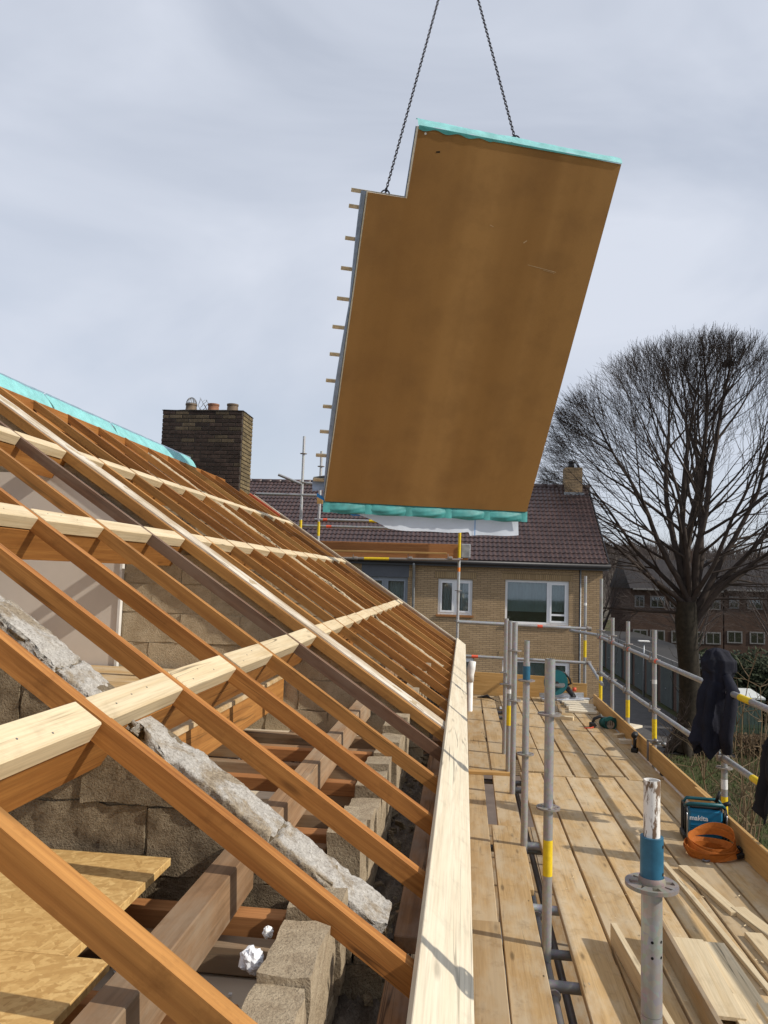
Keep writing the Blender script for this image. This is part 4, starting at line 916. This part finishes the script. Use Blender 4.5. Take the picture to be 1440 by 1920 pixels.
m.build('pin_hole', 'hole_black', S1)
m = MB(); m.tube([(0, 0, za_ - .018), (0, 0, za_ - .004), (0, 0, za_ + .004), (0, 0, za_ + .012)], [.027, .031, .031, .028], 24, False); m.build('weld_collar', 'cast_steel', S1, True)
m = MB(); m.tube([(0, 0, za_ - .30), (0, 0, za_ - .299)], .0245, 24, False); m.build('joint_line', 'dark_steel', S1)
S2 = standard(ix, yi(1028, 1514), zi(1028, 1232), rings=(zi(1028, 1337), zi(1028, 1516)), bands=((zi(1026, 1640), zi(1026, 1570), 'yellow_paint'), (zi(1028, 1337), zi(1028, 1233), 'galvanised', .0272, 'sleeve')))
S3 = standard(ix, yi(987, 1275), zi(987, 1200), rings=(zi(987, 1277), zi(986, 1418)), bands=((zi(987, 1274), zi(987, 1248), 'blue_paint', .0262, 'sleeve'),), spigot=zi(987, 1240))
S4 = standard(ix, yi(965, 1220), zi(965, 1166), rings=(zi(965, 1221), zi(965, 1318)))
S5 = standard(ix, yi(956, 1240), zi(956, 1163), rings=(zi(956, 1286),), bands=((zi(953, 1357), zi(953, 1318), 'yellow_paint'), (zi(955, 1300), zi(955, 1292), 'white_tape')))
S6 = standard(ix, yi(948, 1260), zi(948, 1158), rings=(zi(948, 1262), zi(948, 1285)))
ox = 2.03
YO = []
for px, yt, ring_ys, bnds, top_free in ((1357, 1240, (1296, 1440), ((1560, 1492, 'yellow_paint'), (1478, 1460, 'white_tape')), 0), (1227, 1181, (1238, 1330), ((1391, 1348, 'yellow_paint'), (1282, 1274, 'white_tape')), 0),
        (1177, 1165, (1208, 1298), ((1345, 1312, 'yellow_paint'),), 0), (1148, 1158, (1192, 1275), (), 0), (1126, 1085, (1182, 1262), ((1325, 1268, 'yellow_paint'),), 0), (1096, 1080, (1175, 1243), ((1232, 1200, 'yellow_paint'), (1135, 1130, 'white_tape')), 0)):
    Y = yi(px, 1300, ox); YO.append(Y); f_ = lambda p: zi(px, p, ox)
    standard(ox, Y, f_(yt), rings=[f_(r) for r in ring_ys], bands=[(f_(a), f_(b), c_) for a, b, c_ in bnds])
def tube_obj(name, a, b, par, mat='galvanised', r=.02415, bands=()):
    a, b = Vector(a), Vector(b); m = MB(); m.tube([(0, 0, 0), (0, 0, (b - a).length)], r, 14); o = m.build(name, mat, par, 'auto')
    o.matrix_local = Matrix.Translation(a) @ (b - a).to_track_quat('Z', 'Y').to_matrix().to_4x4()
    for t0, t1, mt in bands: L0 = (b - a).length; band(o, L0 * t0, L0 * t1, mt, r + .0006)
    return o
def clamp_at(p, par, ax=(0, 1, 0)):
    m = MB(); p = Vector(p); ax = Vector(ax)
    m.tube([p - ax * .03, p + ax * .03], .034, 10); m.box(p + Vector((-.038, 0, .0)), (.035, .05, .045)); m.box(p + Vector((-.045, 0, .04)), (.012, .02, .07)); return m.build('coupler', 'cast_steel', par, bevel=.003)
zt_, zm_ = zi(1227, 1238, ox), zi(1227, 1331, ox)
ends = [3.3] + YO[:-1]
for a, b in zip(ends[:-1], ends[1:]):
    for z, tg in ((zt_, (.06, .10, 'red_tape')), (zm_, (.0, .0, None))):
        bd = []
        if a == 3.3 and z == zt_: bd = [(.80, .88, 'yellow_paint')]
        elif a == 3.3: bd = [(.70, .80, 'yellow_paint')]
        elif tg[2]: bd = [(.93, .97, 'red_tape')]
        tube_obj('guard_rail', (ox - .005, a + .03, z), (ox - .005, b - .03, z), SC, bands=bd)
for y in YO[:5]:
    for z in (zt_, zm_): clamp_at((ox, y, z), SC)
# end rails across the deck
for z, bd in ((at(880, 1167, 1, 12.45).z, [(.62, .66, 'red_tape')]), (at(880, 1230, 1, 12.45).z, [(.12, .17, 'red_tape')])):
    tube_obj('guard_rail', (-.1, 12.45, z), (ox - .03, 12.45, z - .03), SC, bands=bd); clamp_at((ox, 12.45, z - .03), SC, (1, 0, 0))
tube_obj('guard_rail', (ox - .3, 12.45, zt_ + .02), (ox + .1, 11.2, zt_ + .02), SC); tube_obj('guard_rail', (ox, 12.5, zm_ + .03), (ox, 11.3, zm_ - .15), SC)
# ledgers and short transoms in the slot beside the inner standards
tube_obj('ledger', (ix - .0, .4, DZ - .09), (ix - .0, 12.3, DZ - .09), SC, 'dark_steel', bands=((.233, .25, 'yellow_paint'),))
tube_obj('ledger', (ix + .09, .4, DZ - .19), (ix + .09, 12.3, DZ - .19), SC, 'dark_steel', .02)
for px, py in ((1080, 1848), (1030, 1702), (1003, 1583), (990, 1480), (985, 1418), (975, 1375), (965, 1345)):
    p = at(px, py, 2, DZ - .03); tube_obj('transom', (ix - .06, p.y, DZ - .04), (ix + .16, p.y + .01, DZ - .05), SC, 'galvanised' if py in (1702, 1583) else 'dark_steel', .026); clamp_at((ix, p.y, DZ - .075), SC)
for y in (1.9, 4.1, 5.6, 7.4, 9.3, 11.2): tube_obj('transom', (-.02, y + .05, DZ - .085), (ox, y + .05, DZ - .085), SC, 'dark_steel')
# deck boards
D = thing('scaffold_deck', 'sunlit timber board deck of the scaffold', 'deck')
BT = .038
def dboard(x0, x1, y0, y1, dz=0.0, mat='deck_timber', yaw=0.0):
    return beam('board', ((x0 + x1) / 2 - yaw, y0, DZ + dz), ((x0 + x1) / 2 + yaw, y1, DZ + dz), (x1 - x0), BT, mat, D, bevel=.004)
sx = [.575, .79, 1.005, 1.235, 1.47, 1.72, 1.955]
sx2 = [.59, .84, 1.09, 1.325, 1.58, 1.785, 1.955]
for i in range(6):
    g1, g2 = .0045 + .005 * rnd(), .0045 + .005 * rnd()
    dboard(sx[i] + g1, sx[i + 1] - g2, .6, 7.55 + ru(-.015, .015), ru(-.004, .004), yaw=ru(-.003, .003))
    dboard(sx2[i] + g2, sx2[i + 1] - g1, 7.46 if i in (1, 2, 4) else 7.58, 12.3, .008 + ru(-.003, .004) + (.03 if i in (1, 2, 4) else 0) * 0, yaw=ru(-.004, .004))
dboard(.045, .235, .5, 4.27, .006); dboard(.240, .432, .5, 5.9, .0, yaw=.01)
dboard(.045, .225, 4.28, 7.40, -.002); dboard(.300, .475, 4.75, 7.40, -.001, yaw=.012)
dboard(.085, .285, 7.42, 11.7, .03); dboard(.305, .50, 7.42, 11.9, .034)
beam('cross_board', (.02, 7.39, DZ + .028), (.50, 7.41, DZ + .028), .10, .03, 'toe_timber', D)
beam('cross_board', (.03, 11.78, DZ + .05), (.50, 11.8, DZ + .05), .18, .03, 'deck_timber', D)
LD = thing('lower_scaffold_deck', 'weathered lower deck seen through the slot beside the inner posts', 'deck')
for i in range(9):
    beam('board', (.09 + i * .235, .3, DZ - 2.0), (.30 + i * .235, 12.3, DZ - 2.0), .225, .04, 'deck_old', LD)
# toe boards
beam('toe_board', (1.985, 6.35, DZ + .185), (1.985, 11.7, DZ + .185), .028, .185, 'toe_timber', D)
beam('toe_board', (1.953, 2.6, DZ + .19), (1.953, 6.62, DZ + .19), .028, .185, 'toe_timber', D)
beam('toe_board', (.12, 12.33, DZ + .36), (1.75, 12.33, DZ + .33), .02, .36, 'toe_timber', D); beam('toe_board', (1.76, 12.35, DZ + .25), (1.98, 12.35, DZ + .25), .02, .25, 'toe_timber', D)
m = MB(); m.box((1.966, 6.30, DZ + .1), (.004, .012, .17)); m.build('gap_strip', 'hole_black', D)
# ------------------------------------------------------------------ taller scaffold at the far gable
GS = thing('gable_scaffold', 'taller scaffold bay with orange boards at the far gable', 'scaffold')
gy = 12.8
for px, yt, rr, bb in ((563, 818, (851, 905), ((1003, 975, 'yellow_paint'),)), (597, 846, (875, 900), ((1005, 978, 'yellow_paint'),)), (862, 979, (1048, 1108, 1165), ((1046, 979, 'yellow_paint'), (1072, 1064, 'orange_tape')))):
    x = at(px, 1000, 1, gy).x; f_ = lambda p: at(px, p, 1, gy).z
    standard(x, gy, f_(yt), rings=[f_(r) for r in rr], bands=[(f_(a), f_(b), c_) for a, b, c_ in bb], par=GS, mat='bright_steel')
def grail(pa, pb, y=gy, bands=(), mat='galvanised'):
    return tube_obj('guard_rail', at(*pa, 1, y), at(*pb, 1, y), GS, mat, bands=bands)
grail((480, 926), (600, 929)); grail((522, 890), (566, 908), 12.75); grail((590, 974), (862, 982), bands=((.38, .47, 'yellow_paint'), (.06, .09, 'red_tape'))); grail((535, 985), (862, 994), 12.9, bands=((.24, .27, 'red_tape'),))
grail((566, 905), (612, 909), 12.9); grail((600, 1046), (862, 1050), 12.7, bands=((.32, .5, 'yellow_paint'),), mat='cast_steel'); grail((860, 1165), (950, 1170), 12.9)
beam('toe_board', at(592, 1014, 1, 12.95), at(878, 1021, 1, 12.95), .03, .27, 'orange_board', GS); beam('board', at(560, 1042, 1, 12.9) + Vector((0, .4, 0)), at(835, 1042, 1, 12.9) + Vector((0, .4, 0)), .6, .04, 'orange_board', GS)
beam('plank', at(590, 1030, 1, 12.7), at(838, 1036, 1, 12.7), .05, .03, 'toe_timber', GS)
m = MB(); a = at(868, 1022, 1, 12.9); m.box((a.x + .05, 12.93, a.z - .1), (.16, .05, .24)); m.build('end_plate', 'zinc', GS, bevel=.01)
for px in (667, 770, 845): clamp_at(at(px, 1047, 1, 12.7), GS, (1, 0, 0))
m = MB(); a = at(600, 938, 1, 12.7); m.box(a, (.1, .03, .12)); m.build('timber_pad', 'toe_timber', GS)
# ------------------------------------------------------------------ loose timber on the deck
def plank(p0, p1, w, t_, label, mat='pale_timber', up=(0, 0, 1), name='plank', z=None, group='loose planks on the deck'):
    o = beam(name, p0, p1, w, t_, mat, None, up, bevel=.002); return tag(o, label, 'plank', group)
zd = DZ + .002
def dp(px, py, h=0.0): return at(px, py, 2, zd + h)
plank(dp(1242, 1612, .02), dp(1446, 1858, .02), .032, .022, 'long thin pale batten lying right of the blue sleeved post')
a, b = dp(1280, 1622, .025), dp(1378, 1708, .025); plank(a, b + (b - a) * .02, .062, .025, 'short pale plank just below the coiled orange strap')
a, b = dp(1383, 1700, .028), dp(1460, 1760, .028); plank(a, b, .085, .028, 'pale plank leaving the right edge of the picture')
a, b = dp(1412, 1748, .026), dp(1500, 1850, .026); plank(a, b, .09, .026, 'wider pale plank beside the thin batten at the right edge')
a, b = dp(1150, 1730, .10), dp(1262, 1925, .10); plank(a, b, .030, .10, 'pale board standing on edge left of the blue sleeved post', 'pale_timber')
a, b = dp(1238, 1722, .12), dp(1360, 1935, .12); plank(a, b, .022, .118, 'brown printed board standing on edge right of the blue sleeved post', 'deck_old')
a, b = dp(1285, 1758, .06), dp(1360, 1905, .06); plank(a, b, .17, .018, 'wide pale sheet leaning flat beside the brown board', 'pale_timber')
a, b = dp(1335, 1766, .035), dp(1440, 1925, .035); plank(a, b, .12, .018, 'second pale sheet under the wide one', 'pale_timber')
a, b = dp(1372, 1862, .05), dp(1430, 1960, .05); plank(a, b, .09, .022, 'short pale plank at the bottom right corner', 'pale_timber')
a, b = dp(1438, 1880, .05), dp(1490, 1960, .05); plank(a, b, .085, .022, 'pale plank cut by the bottom right corner', 'pale_timber')
# far end: pale stack and offcuts
for k in range(6):
    a = dp(1098 - k * 1.5, 1297 + k * 4, .05); plank(Vector((1.52 + ru(-.03, .03), 11.05 + k * .19, zd + .042 + .0 * k)), Vector((1.93 + ru(-.03, .03), 11.0 + k * .19, zd + .042)), .15, .03, 'pale sawn board, number %s from the front in the bright row by the saw' % ('one', 'two', 'three', 'four', 'five', 'six')[k], 'white_timber', group='bright boards by the saw')
for k in range(3): plank(Vector((1.27 + k * .055, 10.75 + k * .05, zd + .045)), Vector((1.36 + k * .05, 11.75, zd + .045)), .045, .04, ('left', 'middle', 'right')[k] + ' of three grey battens behind the second inner post', 'deck_old', group='battens at the far end')
plank(Vector((1.27, 10.5, zd + .05)), Vector((1.50, 10.42, zd + .05)), .08, .05, 'short timber block lying across the deck behind the second inner post', 'pale_timber')
a = dp(1160, 1386, .05); plank(a, a + Vector((.21, .02, 0)), .09, .05, 'pale offcut block beside the black drill', 'white_timber'); a = dp(1152, 1377, .04); plank(a, a + Vector((.13, .10, 0)), .07, .04, 'small split offcut behind the pale block', 'pale_timber')
a = Vector((2.12, 10.4, DZ - .05)); plank(a, a + Vector((.25, .3, 0)), .2, .03, 'pale round ended offcut outside the toe board', 'white_timber')
# ------------------------------------------------------------------ tools
def root(name, label, cat, loc, rz=0.0, sc=1.0):
    o = thing(name, label, cat); o.location = loc; o.rotation_euler = (0, 0, rz); o.scale = (sc, sc, sc); return o
# jobsite radio
p = dp(1322, 1578); T = root('jobsite_radio', 'blue jobsite radio with black roll cage by the toe board', 'radio', (p.x, p.y + .06, zd), -.10)
m = MB(); m.bb(-.105, .125, -.075, .075, .03, .225); m.build('body', 'radio_blue', T, bevel=.012)
m = MB(); m.bb(-.098, .118, -.0785, -.0762, .035, .125)
gr = m.build('speaker_grille', 'radio_blue', T)
for k in range(6):
    m = MB(); m.bb(-.095, .115, -.0835, -.079, .042 + k * .014, .049 + k * .014); m.build('grille_bar', 'radio_blue', gr)
for sx_ in (-1, 1):
    m = MB(); x = .01 + sx_ * .135
    m.tube([(x, -.095, .02), (x, -.1, .21), (x, -.085, .24), (x, .085, .24), (x, .1, .21), (x, .095, .02), (x, -.095, .02)], .0075, 8)
    m.tube([(x, -.03, .02), (x, -.03, .24)], .006, 6); m.tube([(x, .04, .02), (x, .04, .24)], .006, 6); m.build('roll_cage', 'black_plastic' if sx_ > 0 else 'black_plastic', T, True)
    m = MB(); m.bb(x - .022, x + .022, -.085, .085, .0, .05); m.build('bumper', 'black_plastic', T, bevel=.012)
    m = MB(); m.tube([(x - sx_ * .0, -.108, .03), (x, -.113, .19), (x, -.10, .215)], .004, 6); m.build('guard_wire', 'silver', T, True)
m = MB(); m.bb(-.09, .11, -.05, .05, .226, .245); m.build('control_panel', 'black_plastic', T, bevel=.006)
m = MB(); m.tube([(-.125, -.03, .235), (-.10, -.07, .262), (.12, -.075, .268), (.145, -.03, .24)], .014, 8); m.tube([(-.125, .05, .235), (-.1, .06, .27), (.12, .06, .27), (.145, .05, .24)], .012, 8); m.build('handle', 'teal_plastic', T, True)
m = MB(); m.cyl((.1, .03, .26), (.13, .03, .34), .012, 8); m.cyl((.14, .0, .25), (.19, -.01, .275), .016, 8); m.build('antenna', 'black_plastic', T, True)
def lettering(txt, size, mat, parent, loc, rot, name='lettering'):
    cu = bpy.data.curves.new('tmp', 'FONT'); cu.body = txt; cu.size = size; cu.align_x = 'CENTER'; cu.align_y = 'CENTER'; cu.extrude = .0006; cu.offset = size * .02
    tmp = bpy.data.objects.new('tmp', cu); COL.objects.link(tmp); bpy.context.view_layer.update()
    me = bpy.data.meshes.new_from_object(tmp.evaluated_get(bpy.context.evaluated_depsgraph_get())); me.name = name
    bpy.data.objects.remove(tmp); o = bpy.data.objects.new(name, me); COL.objects.link(o); me.materials.clear(); me.materials.append(MATS[mat]); o.parent = parent; o.location = loc; o.rotation_euler = rot; return o
lettering('makita', .048, 'white_tape', T, (-.04, -.0775, .165), (math.pi / 2, 0, 0))
# coiled strap
p = dp(1335, 1606); T = root('lashing_strap', 'coiled orange lashing strap with ratchet in front of the radio', 'strap', (p.x + .005, p.y + .02, zd), .1)
def ribbon(name, pts, w, tilt, mat='orange_strap'):
    m = MB(); vs = []; n = len(pts)
    for i, q in enumerate(pts):
        q = Vector(q); t_ = (Vector(pts[(i + 1) % n]) - Vector(pts[i - 1])).normalized(); s_ = Vector((0, 0, 1)); nrm_ = t_.cross(s_).normalized(); s_ = (s_ * math.cos(tilt) + nrm_ * math.sin(tilt))
        for a, b in ((-.5, -.0012), (.5, -.0012), (.5, .0012), (-.5, .0012)): vs.append(q + s_ * w * a + nrm_ * b)
    m.add(vs, [(i * 4 + k, i * 4 + (k + 1) % 4, ((i + 1) % n) * 4 + (k + 1) % 4, ((i + 1) % n) * 4 + k) for i in range(n) for k in range(4)]); return m.build(name, mat, T, 'auto')
for k, (rx, ry, zc, dx, dy, tx, tilt) in enumerate(((.150, .115, .100, .01, .015, .055, .05), (.158, .120, .085, -.005, .005, .045, -.1), (.165, .125, .05, -.014, -.008, .02, .25), (.150, .112, .036, .02, -.014, .004, -.3), (.176, .13, .030, -.005, .004, .0, .5))):
    ribbon('strap_loop', [(dx + rx * math.cos(q) * (1 + .05 * math.sin(3 * q + k * 2)) , dy + ry * math.sin(q), zc + tx * math.sin(q + .5 - .3 * k) + .010 * math.sin(2 * q + k)) for q in (6.2832 * i / 48 for i in range(48))], .048, tilt)
m = MB(); m.box((.16, -.06, .03), (.09, .055, .03), Matrix.Rotation(.4, 3, 'Z')); m.box((.19, -.03, .05), (.07, .03, .02), Matrix.Rotation(.9, 3, 'Y')); m.cyl((.13, -.09, .03), (.19, -.05, .03), .012, 8); m.build('ratchet', 'black_plastic', T, bevel=.004)
m = MB(); m.tube([(-.10, -.115, .012), (-.12, -.135, .012), (-.10, -.15, .014), (-.075, -.14, .014)], .007, 6); m.build('hook', 'dark_steel', T, True)
m = MB(); m.tube([(.12, .08, .03), (.2, .1, .05), (.24, .03, .04), (.26, -.02, .015)], .012, 6); m.build('dark_webbing', 'black_plastic', T, True)
# mitre saw at the far end
p = Vector((1.50, 11.95, zd)); T = root('mitre_saw', 'teal mitre saw standing at the far end of the deck', 'saw', p, .35)
m = MB(); m.bb(-.12, .34, -.16, .16, .0, .07); m.bb(-.30, .5, -.05, .05, .02, .065); m.build('base', 'silver', T, bevel=.01)
m = MB(); m.cyl((0, 0, .07), (0, 0, .085), .15, 24); m.build('turntable', 'silver', T)
m = MB(); m.bb(-.3, .45, .05, .075, .066, .13); m.build('fence', 'silver', T, bevel=.004)
m = MB(); m.tube([(-.06, -.03, .30), (-.06, .025, .30)], .19, 28); g_ = m.build('blade_guard', 'teal_plastic', T, 'auto'); m = MB(); m.cyl((-.06, -.036, .29), (-.06, -.031, .27), .125, 28); m.build('blade', 'dark_steel', g_); m = MB(); m.cyl((-.06, -.05, .29), (-.06, -.0365, .29), .03, 12); m.build('arbor', 'black_plastic', g_)
m = MB(); m.tube([(-.03, .02, .33), (.10, .03, .26), (.24, .05, .12), (.28, .06, .06)], [.05, .045, .04, .045], 10); m.build('arm', 'black_plastic', T, True)
m = MB(); m.tube([(-.05, .02, .33), (-.05, .16, .35)], .06, 14); m.build('motor', 'teal_plastic', T, True)
m = MB(); m.tube([(.0, 0, .47), (.09, .0, .44), (.17, .0, .36), (.2, .0, .28), (.14, .01, .26)], .018, 8); m.build('handle', 'black_plastic', T, True)
m = MB(); m.tube([(.3, .1, .05), (.42, .2, .02), (.6, .15, .01), (.75, .3, .02), (.9, .2, .05)], .006, 6); m.build('cable', 'black_plastic', T, True)
m = MB(); m.tube([(.2, -.05, .2), (.25, -.07, .2)], .03, 10); m.build('clamp_knob', 'red_plastic', T, True)
# hand circular saw
p = dp(1136, 1366); T = root('circular_saw', 'dark green cordless circular saw lying by the toe board', 'saw', (p.x, p.y, zd), .15)
m = MB(); m.bb(-.15, .17, -.07, .07, .0, .006); m.build('base_plate', 'dark_steel', T, bevel=.002)
m = MB(); m.ball((.0, 0, .075), .075, 16, 10, (1.25, .7, .95)); m.build('motor_housing', 'green_plastic', T, True)
m = MB(); m.tube([(.04, -.055, .075), (.04, -.03, .075)], .085, 22); m.build('blade_guard', 'green_plastic', T, 'auto')
m = MB(); m.tube([(-.02, .0, .13), (-.08, 0, .15), (-.15, 0, .12), (-.175, 0, .06), (-.13, 0, .03)], .02, 8); m.build('handle', 'black_plastic', T, True)
for k in range(5):
    m = MB(); m.bb(-.03 + k * .022, -.02 + k * .022, -.0585, -.0535, .05, .105); m.build('vent_slot', 'black_plastic', T)
m = MB(); m.cyl((.04, -.058, .06), (.04, -.0555, .06), .05, 18); m.build('blade', 'silver', T)
m = MB(); m.bb(-.21, -.14, -.035, .035, .01, .075); m.build('battery', 'black_plastic', T, bevel=.008)
m = MB(); m.tube([(.10, .0, .12), (.16, .0, .11), (.19, .0, .07)], .02, 8); m.build('front_grip', 'black_plastic', T, True)
m = MB(); m.tube([(-.17, -.03, .02), (-.22, -.07, .015), (-.30, -.06, .012)], .009, 6); m.build('key', 'red_plastic', T, True)
# cordless drill standing on its battery
p = dp(1190, 1411); T = root('cordless_drill', 'black cordless drill standing on its battery against the toe board', 'drill', (p.x, p.y, zd), 1.2)
m = MB(); m.bb(-.045, .045, -.035, .035, 0, .05); m.build('battery', 'black_plastic', T, bevel=.008)
m = MB(); m.tube([(0, 0, .045), (.008, 0, .10), (.012, 0, .16)], [.02, .018, .021], 10); m.build('grip', 'black_plastic', T, True)
m = MB(); m.tube([(-.06, 0, .185), (-.05, 0, .19), (.05, 0, .19), (.08, 0, .19)], [.02, .032, .032, .024], 12); m.build('body', 'black_plastic', T, True)
m = MB(); m.tube([(.08, 0, .19), (.12, 0, .19), (.13, 0, .19)], [.022, .018, .008], 12); m.build('chuck', 'dark_steel', T, True)
# screw clamp on the toe board
p = at(1216, 1375, 0, 1.97); T = root('screw_clamp', 'dark steel screw clamp gripping the toe board at the second outer post', 'clamp', (1.96, p.y - .1, DZ), 0)
m = MB(); m.bb(-.03, -.012, -.015, .015, .03, .24); m.bb(-.03, .12, -.015, .015, .225, .245); m.build('bar', 'dark_steel', T, bevel=.003)
m = MB(); m.tube([(.02, 0, .205), (.13, 0, .205)], .012, 8); m.tube([(.12, 0, .205), (.16, 0, .205)], .02, 10); m.tube([(.06, -.03, .235), (.06, .03, .235)], .02, 10); m.build('screw', 'dark_steel', T, True)
# round light/knob lying at the far corner
p = dp(1124, 1322); m = MB(); m.ball((p.x + .02, p.y - .3, zd + .05), .045, 14, 10); o = m.build('work_lamp', 'black_plastic', None, True); m2 = MB(); m2.ball((p.x + .0, p.y - .338, zd + .055), .022, 10, 8); m2.build('lens', 'white_tape', o, True); tag(o, 'small round work lamp at the yellow post by the far corner', 'lamp')
m = MB(); a = at(905, 1290, 2, DZ + .1); m.tube([(a.x - .1, 11.6, DZ + .07), (a.x - .0, 11.62, DZ + .075), (a.x + .05, 11.6, DZ + .09), (a.x + .1, 11.55, DZ + .07), (a.x + .2, 11.4, DZ + .05)], [.006, .02, .028, .008, .005], 8); o = m.build('cable_plug', 'black_plastic', None, True); tag(o, 'black plug and cable on the boards by the white downpipe', 'plug')
random.seed(909)
m = MB()
for i in range(520):
    q = rnd() < .55; x, y_ = (ru(.6, 1.93), ru(9.5, 12.2)) if q else (ru(.6, 1.93), ru(3.2, 9.5)); l, w = ru(.004, .022), ru(.002, .007); a = ru(0, 3.14)
    m.box((x, y_, DZ + .011 + ru(0, .004)), (l, w, .002), Matrix.Rotation(a, 3, 'Z') @ Matrix.Rotation(ru(-.4, .4), 3, 'X'))
g = m.build('wood_chips', 'pale_timber'); tag(g, 'small pale wood chips and sawdust scattered over the deck', None, kind='stuff')
m = MB()
for i in range(420):
    x, y_ = ru(-1.6, -.48), ru(1.2, 4.8); l = ru(.004, .02)
    m.box((x, y_, -1.035 + ru(0, .01)), (l, l * ru(.4, 1), l * .6), Matrix.Rotation(ru(0, 3.1), 3, 'Z'))
g = m.build('foam_crumbs', 'eps'); tag(g, 'white foam crumbs and dust lying on the open ceiling', None, kind='stuff')
# ------------------------------------------------------------------ jackets over the guard rail
def jacket(name, label, prof, cx, cy, mat, seed, flat=.45, sleeve=None):
    """prof: list of (z, halfwidth, xoffset); a hanging cloth tube with vertical folds"""
    T = thing(name, label, 'jacket'); m = MB(); n = 56; k = len(prof) - 1; nv_ = 46
    def f(u, v):
        q = v * k; i = min(k - 1, int(q)); a = q - i; a = a * a * (3 - 2 * a); p0, p1 = prof[i], prof[i + 1]
        z, hw, xo = (p0[j] + (p1[j] - p0[j]) * a for j in range(3)); th = 6.2832 * u
        fold = 1 + (.10 + .22 * v) * math.sin(th * 6 + seed + 2.6 * fbm(v * 2, seed)) * .55 + .26 * fbm(math.cos(th) * 1.8 + seed, math.sin(th) * 1.8, v * 4.5) + .07 * fbm(math.cos(th) * 5, math.sin(th) * 5, v * 14 + seed)
        zz = z + (.05 * math.sin(th * 2 + seed) + .03 * math.sin(th * 5)) * (v ** 3)
        return (cx + xo + hw * fold * math.cos(th), cy + hw * flat * fold * math.sin(th), zz)
    m.grid(f, n, nv_); m.build('body', mat, T, True)
    if sleeve:
        m = MB(); pts, rr = sleeve; s_ = []
        m.tube(pts, rr, 12); m.build('sleeve', mat, T, True)
    return T
jy = YO[0] - .02
jx = lambda px: at(px, 1300, 1, jy).x
jz = lambda py: at(1340, py, 1, jy).z
def row(py, xa, xb): return (jz(py), (jx(xb) - jx(xa)) / 2, (jx(xa) + jx(xb)) / 2 - jx(1335))
jacket('hanging_jacket', 'dark navy hooded jacket hung over the guard rail post', [row(1213, 1334, 1344), row(1219, 1322, 1360), row(1236, 1313, 1374), row(1258, 1316, 1370), row(1275, 1318, 1362), row(1296, 1309, 1358), row(1330, 1302, 1356), row(1365, 1296, 1356), row(1392, 1290, 1354), row(1400, 1293, 1350)], jx(1335), jy - .06, 'navy_cloth', 1.3, .5,
       ([Vector((jx(1352), jy - .12, jz(1262))), Vector((jx(1360), jy - .17, jz(1290))), Vector((jx(1352), jy - .19, jz(1330))), Vector((jx(1346), jy - .17, jz(1370))), Vector((jx(1350), jy - .15, jz(1404)))], [.03, .048, .045, .05, .036]))
jy2 = 5.25; q = at(1446, 1370, 1, jy2); q2 = at(1440, 1522, 1, jy2)
jacket('hanging_jacket', 'black jacket hanging at the right edge of the picture', [(q.z + .04, .03, .02), (q.z, .07, .02), (q.z - .1, .10, .01), (q.z - .3, .125, 0), (q2.z, .135, 0)], q.x + .06, jy2, 'black_cloth', 4.4, .6)
# ================================================================== lift everything from eye-relative to ground-relative height
for o in list(S.objects):
    if o.parent is None and o.type in ('MESH', 'EMPTY'): o.location.z += EYE
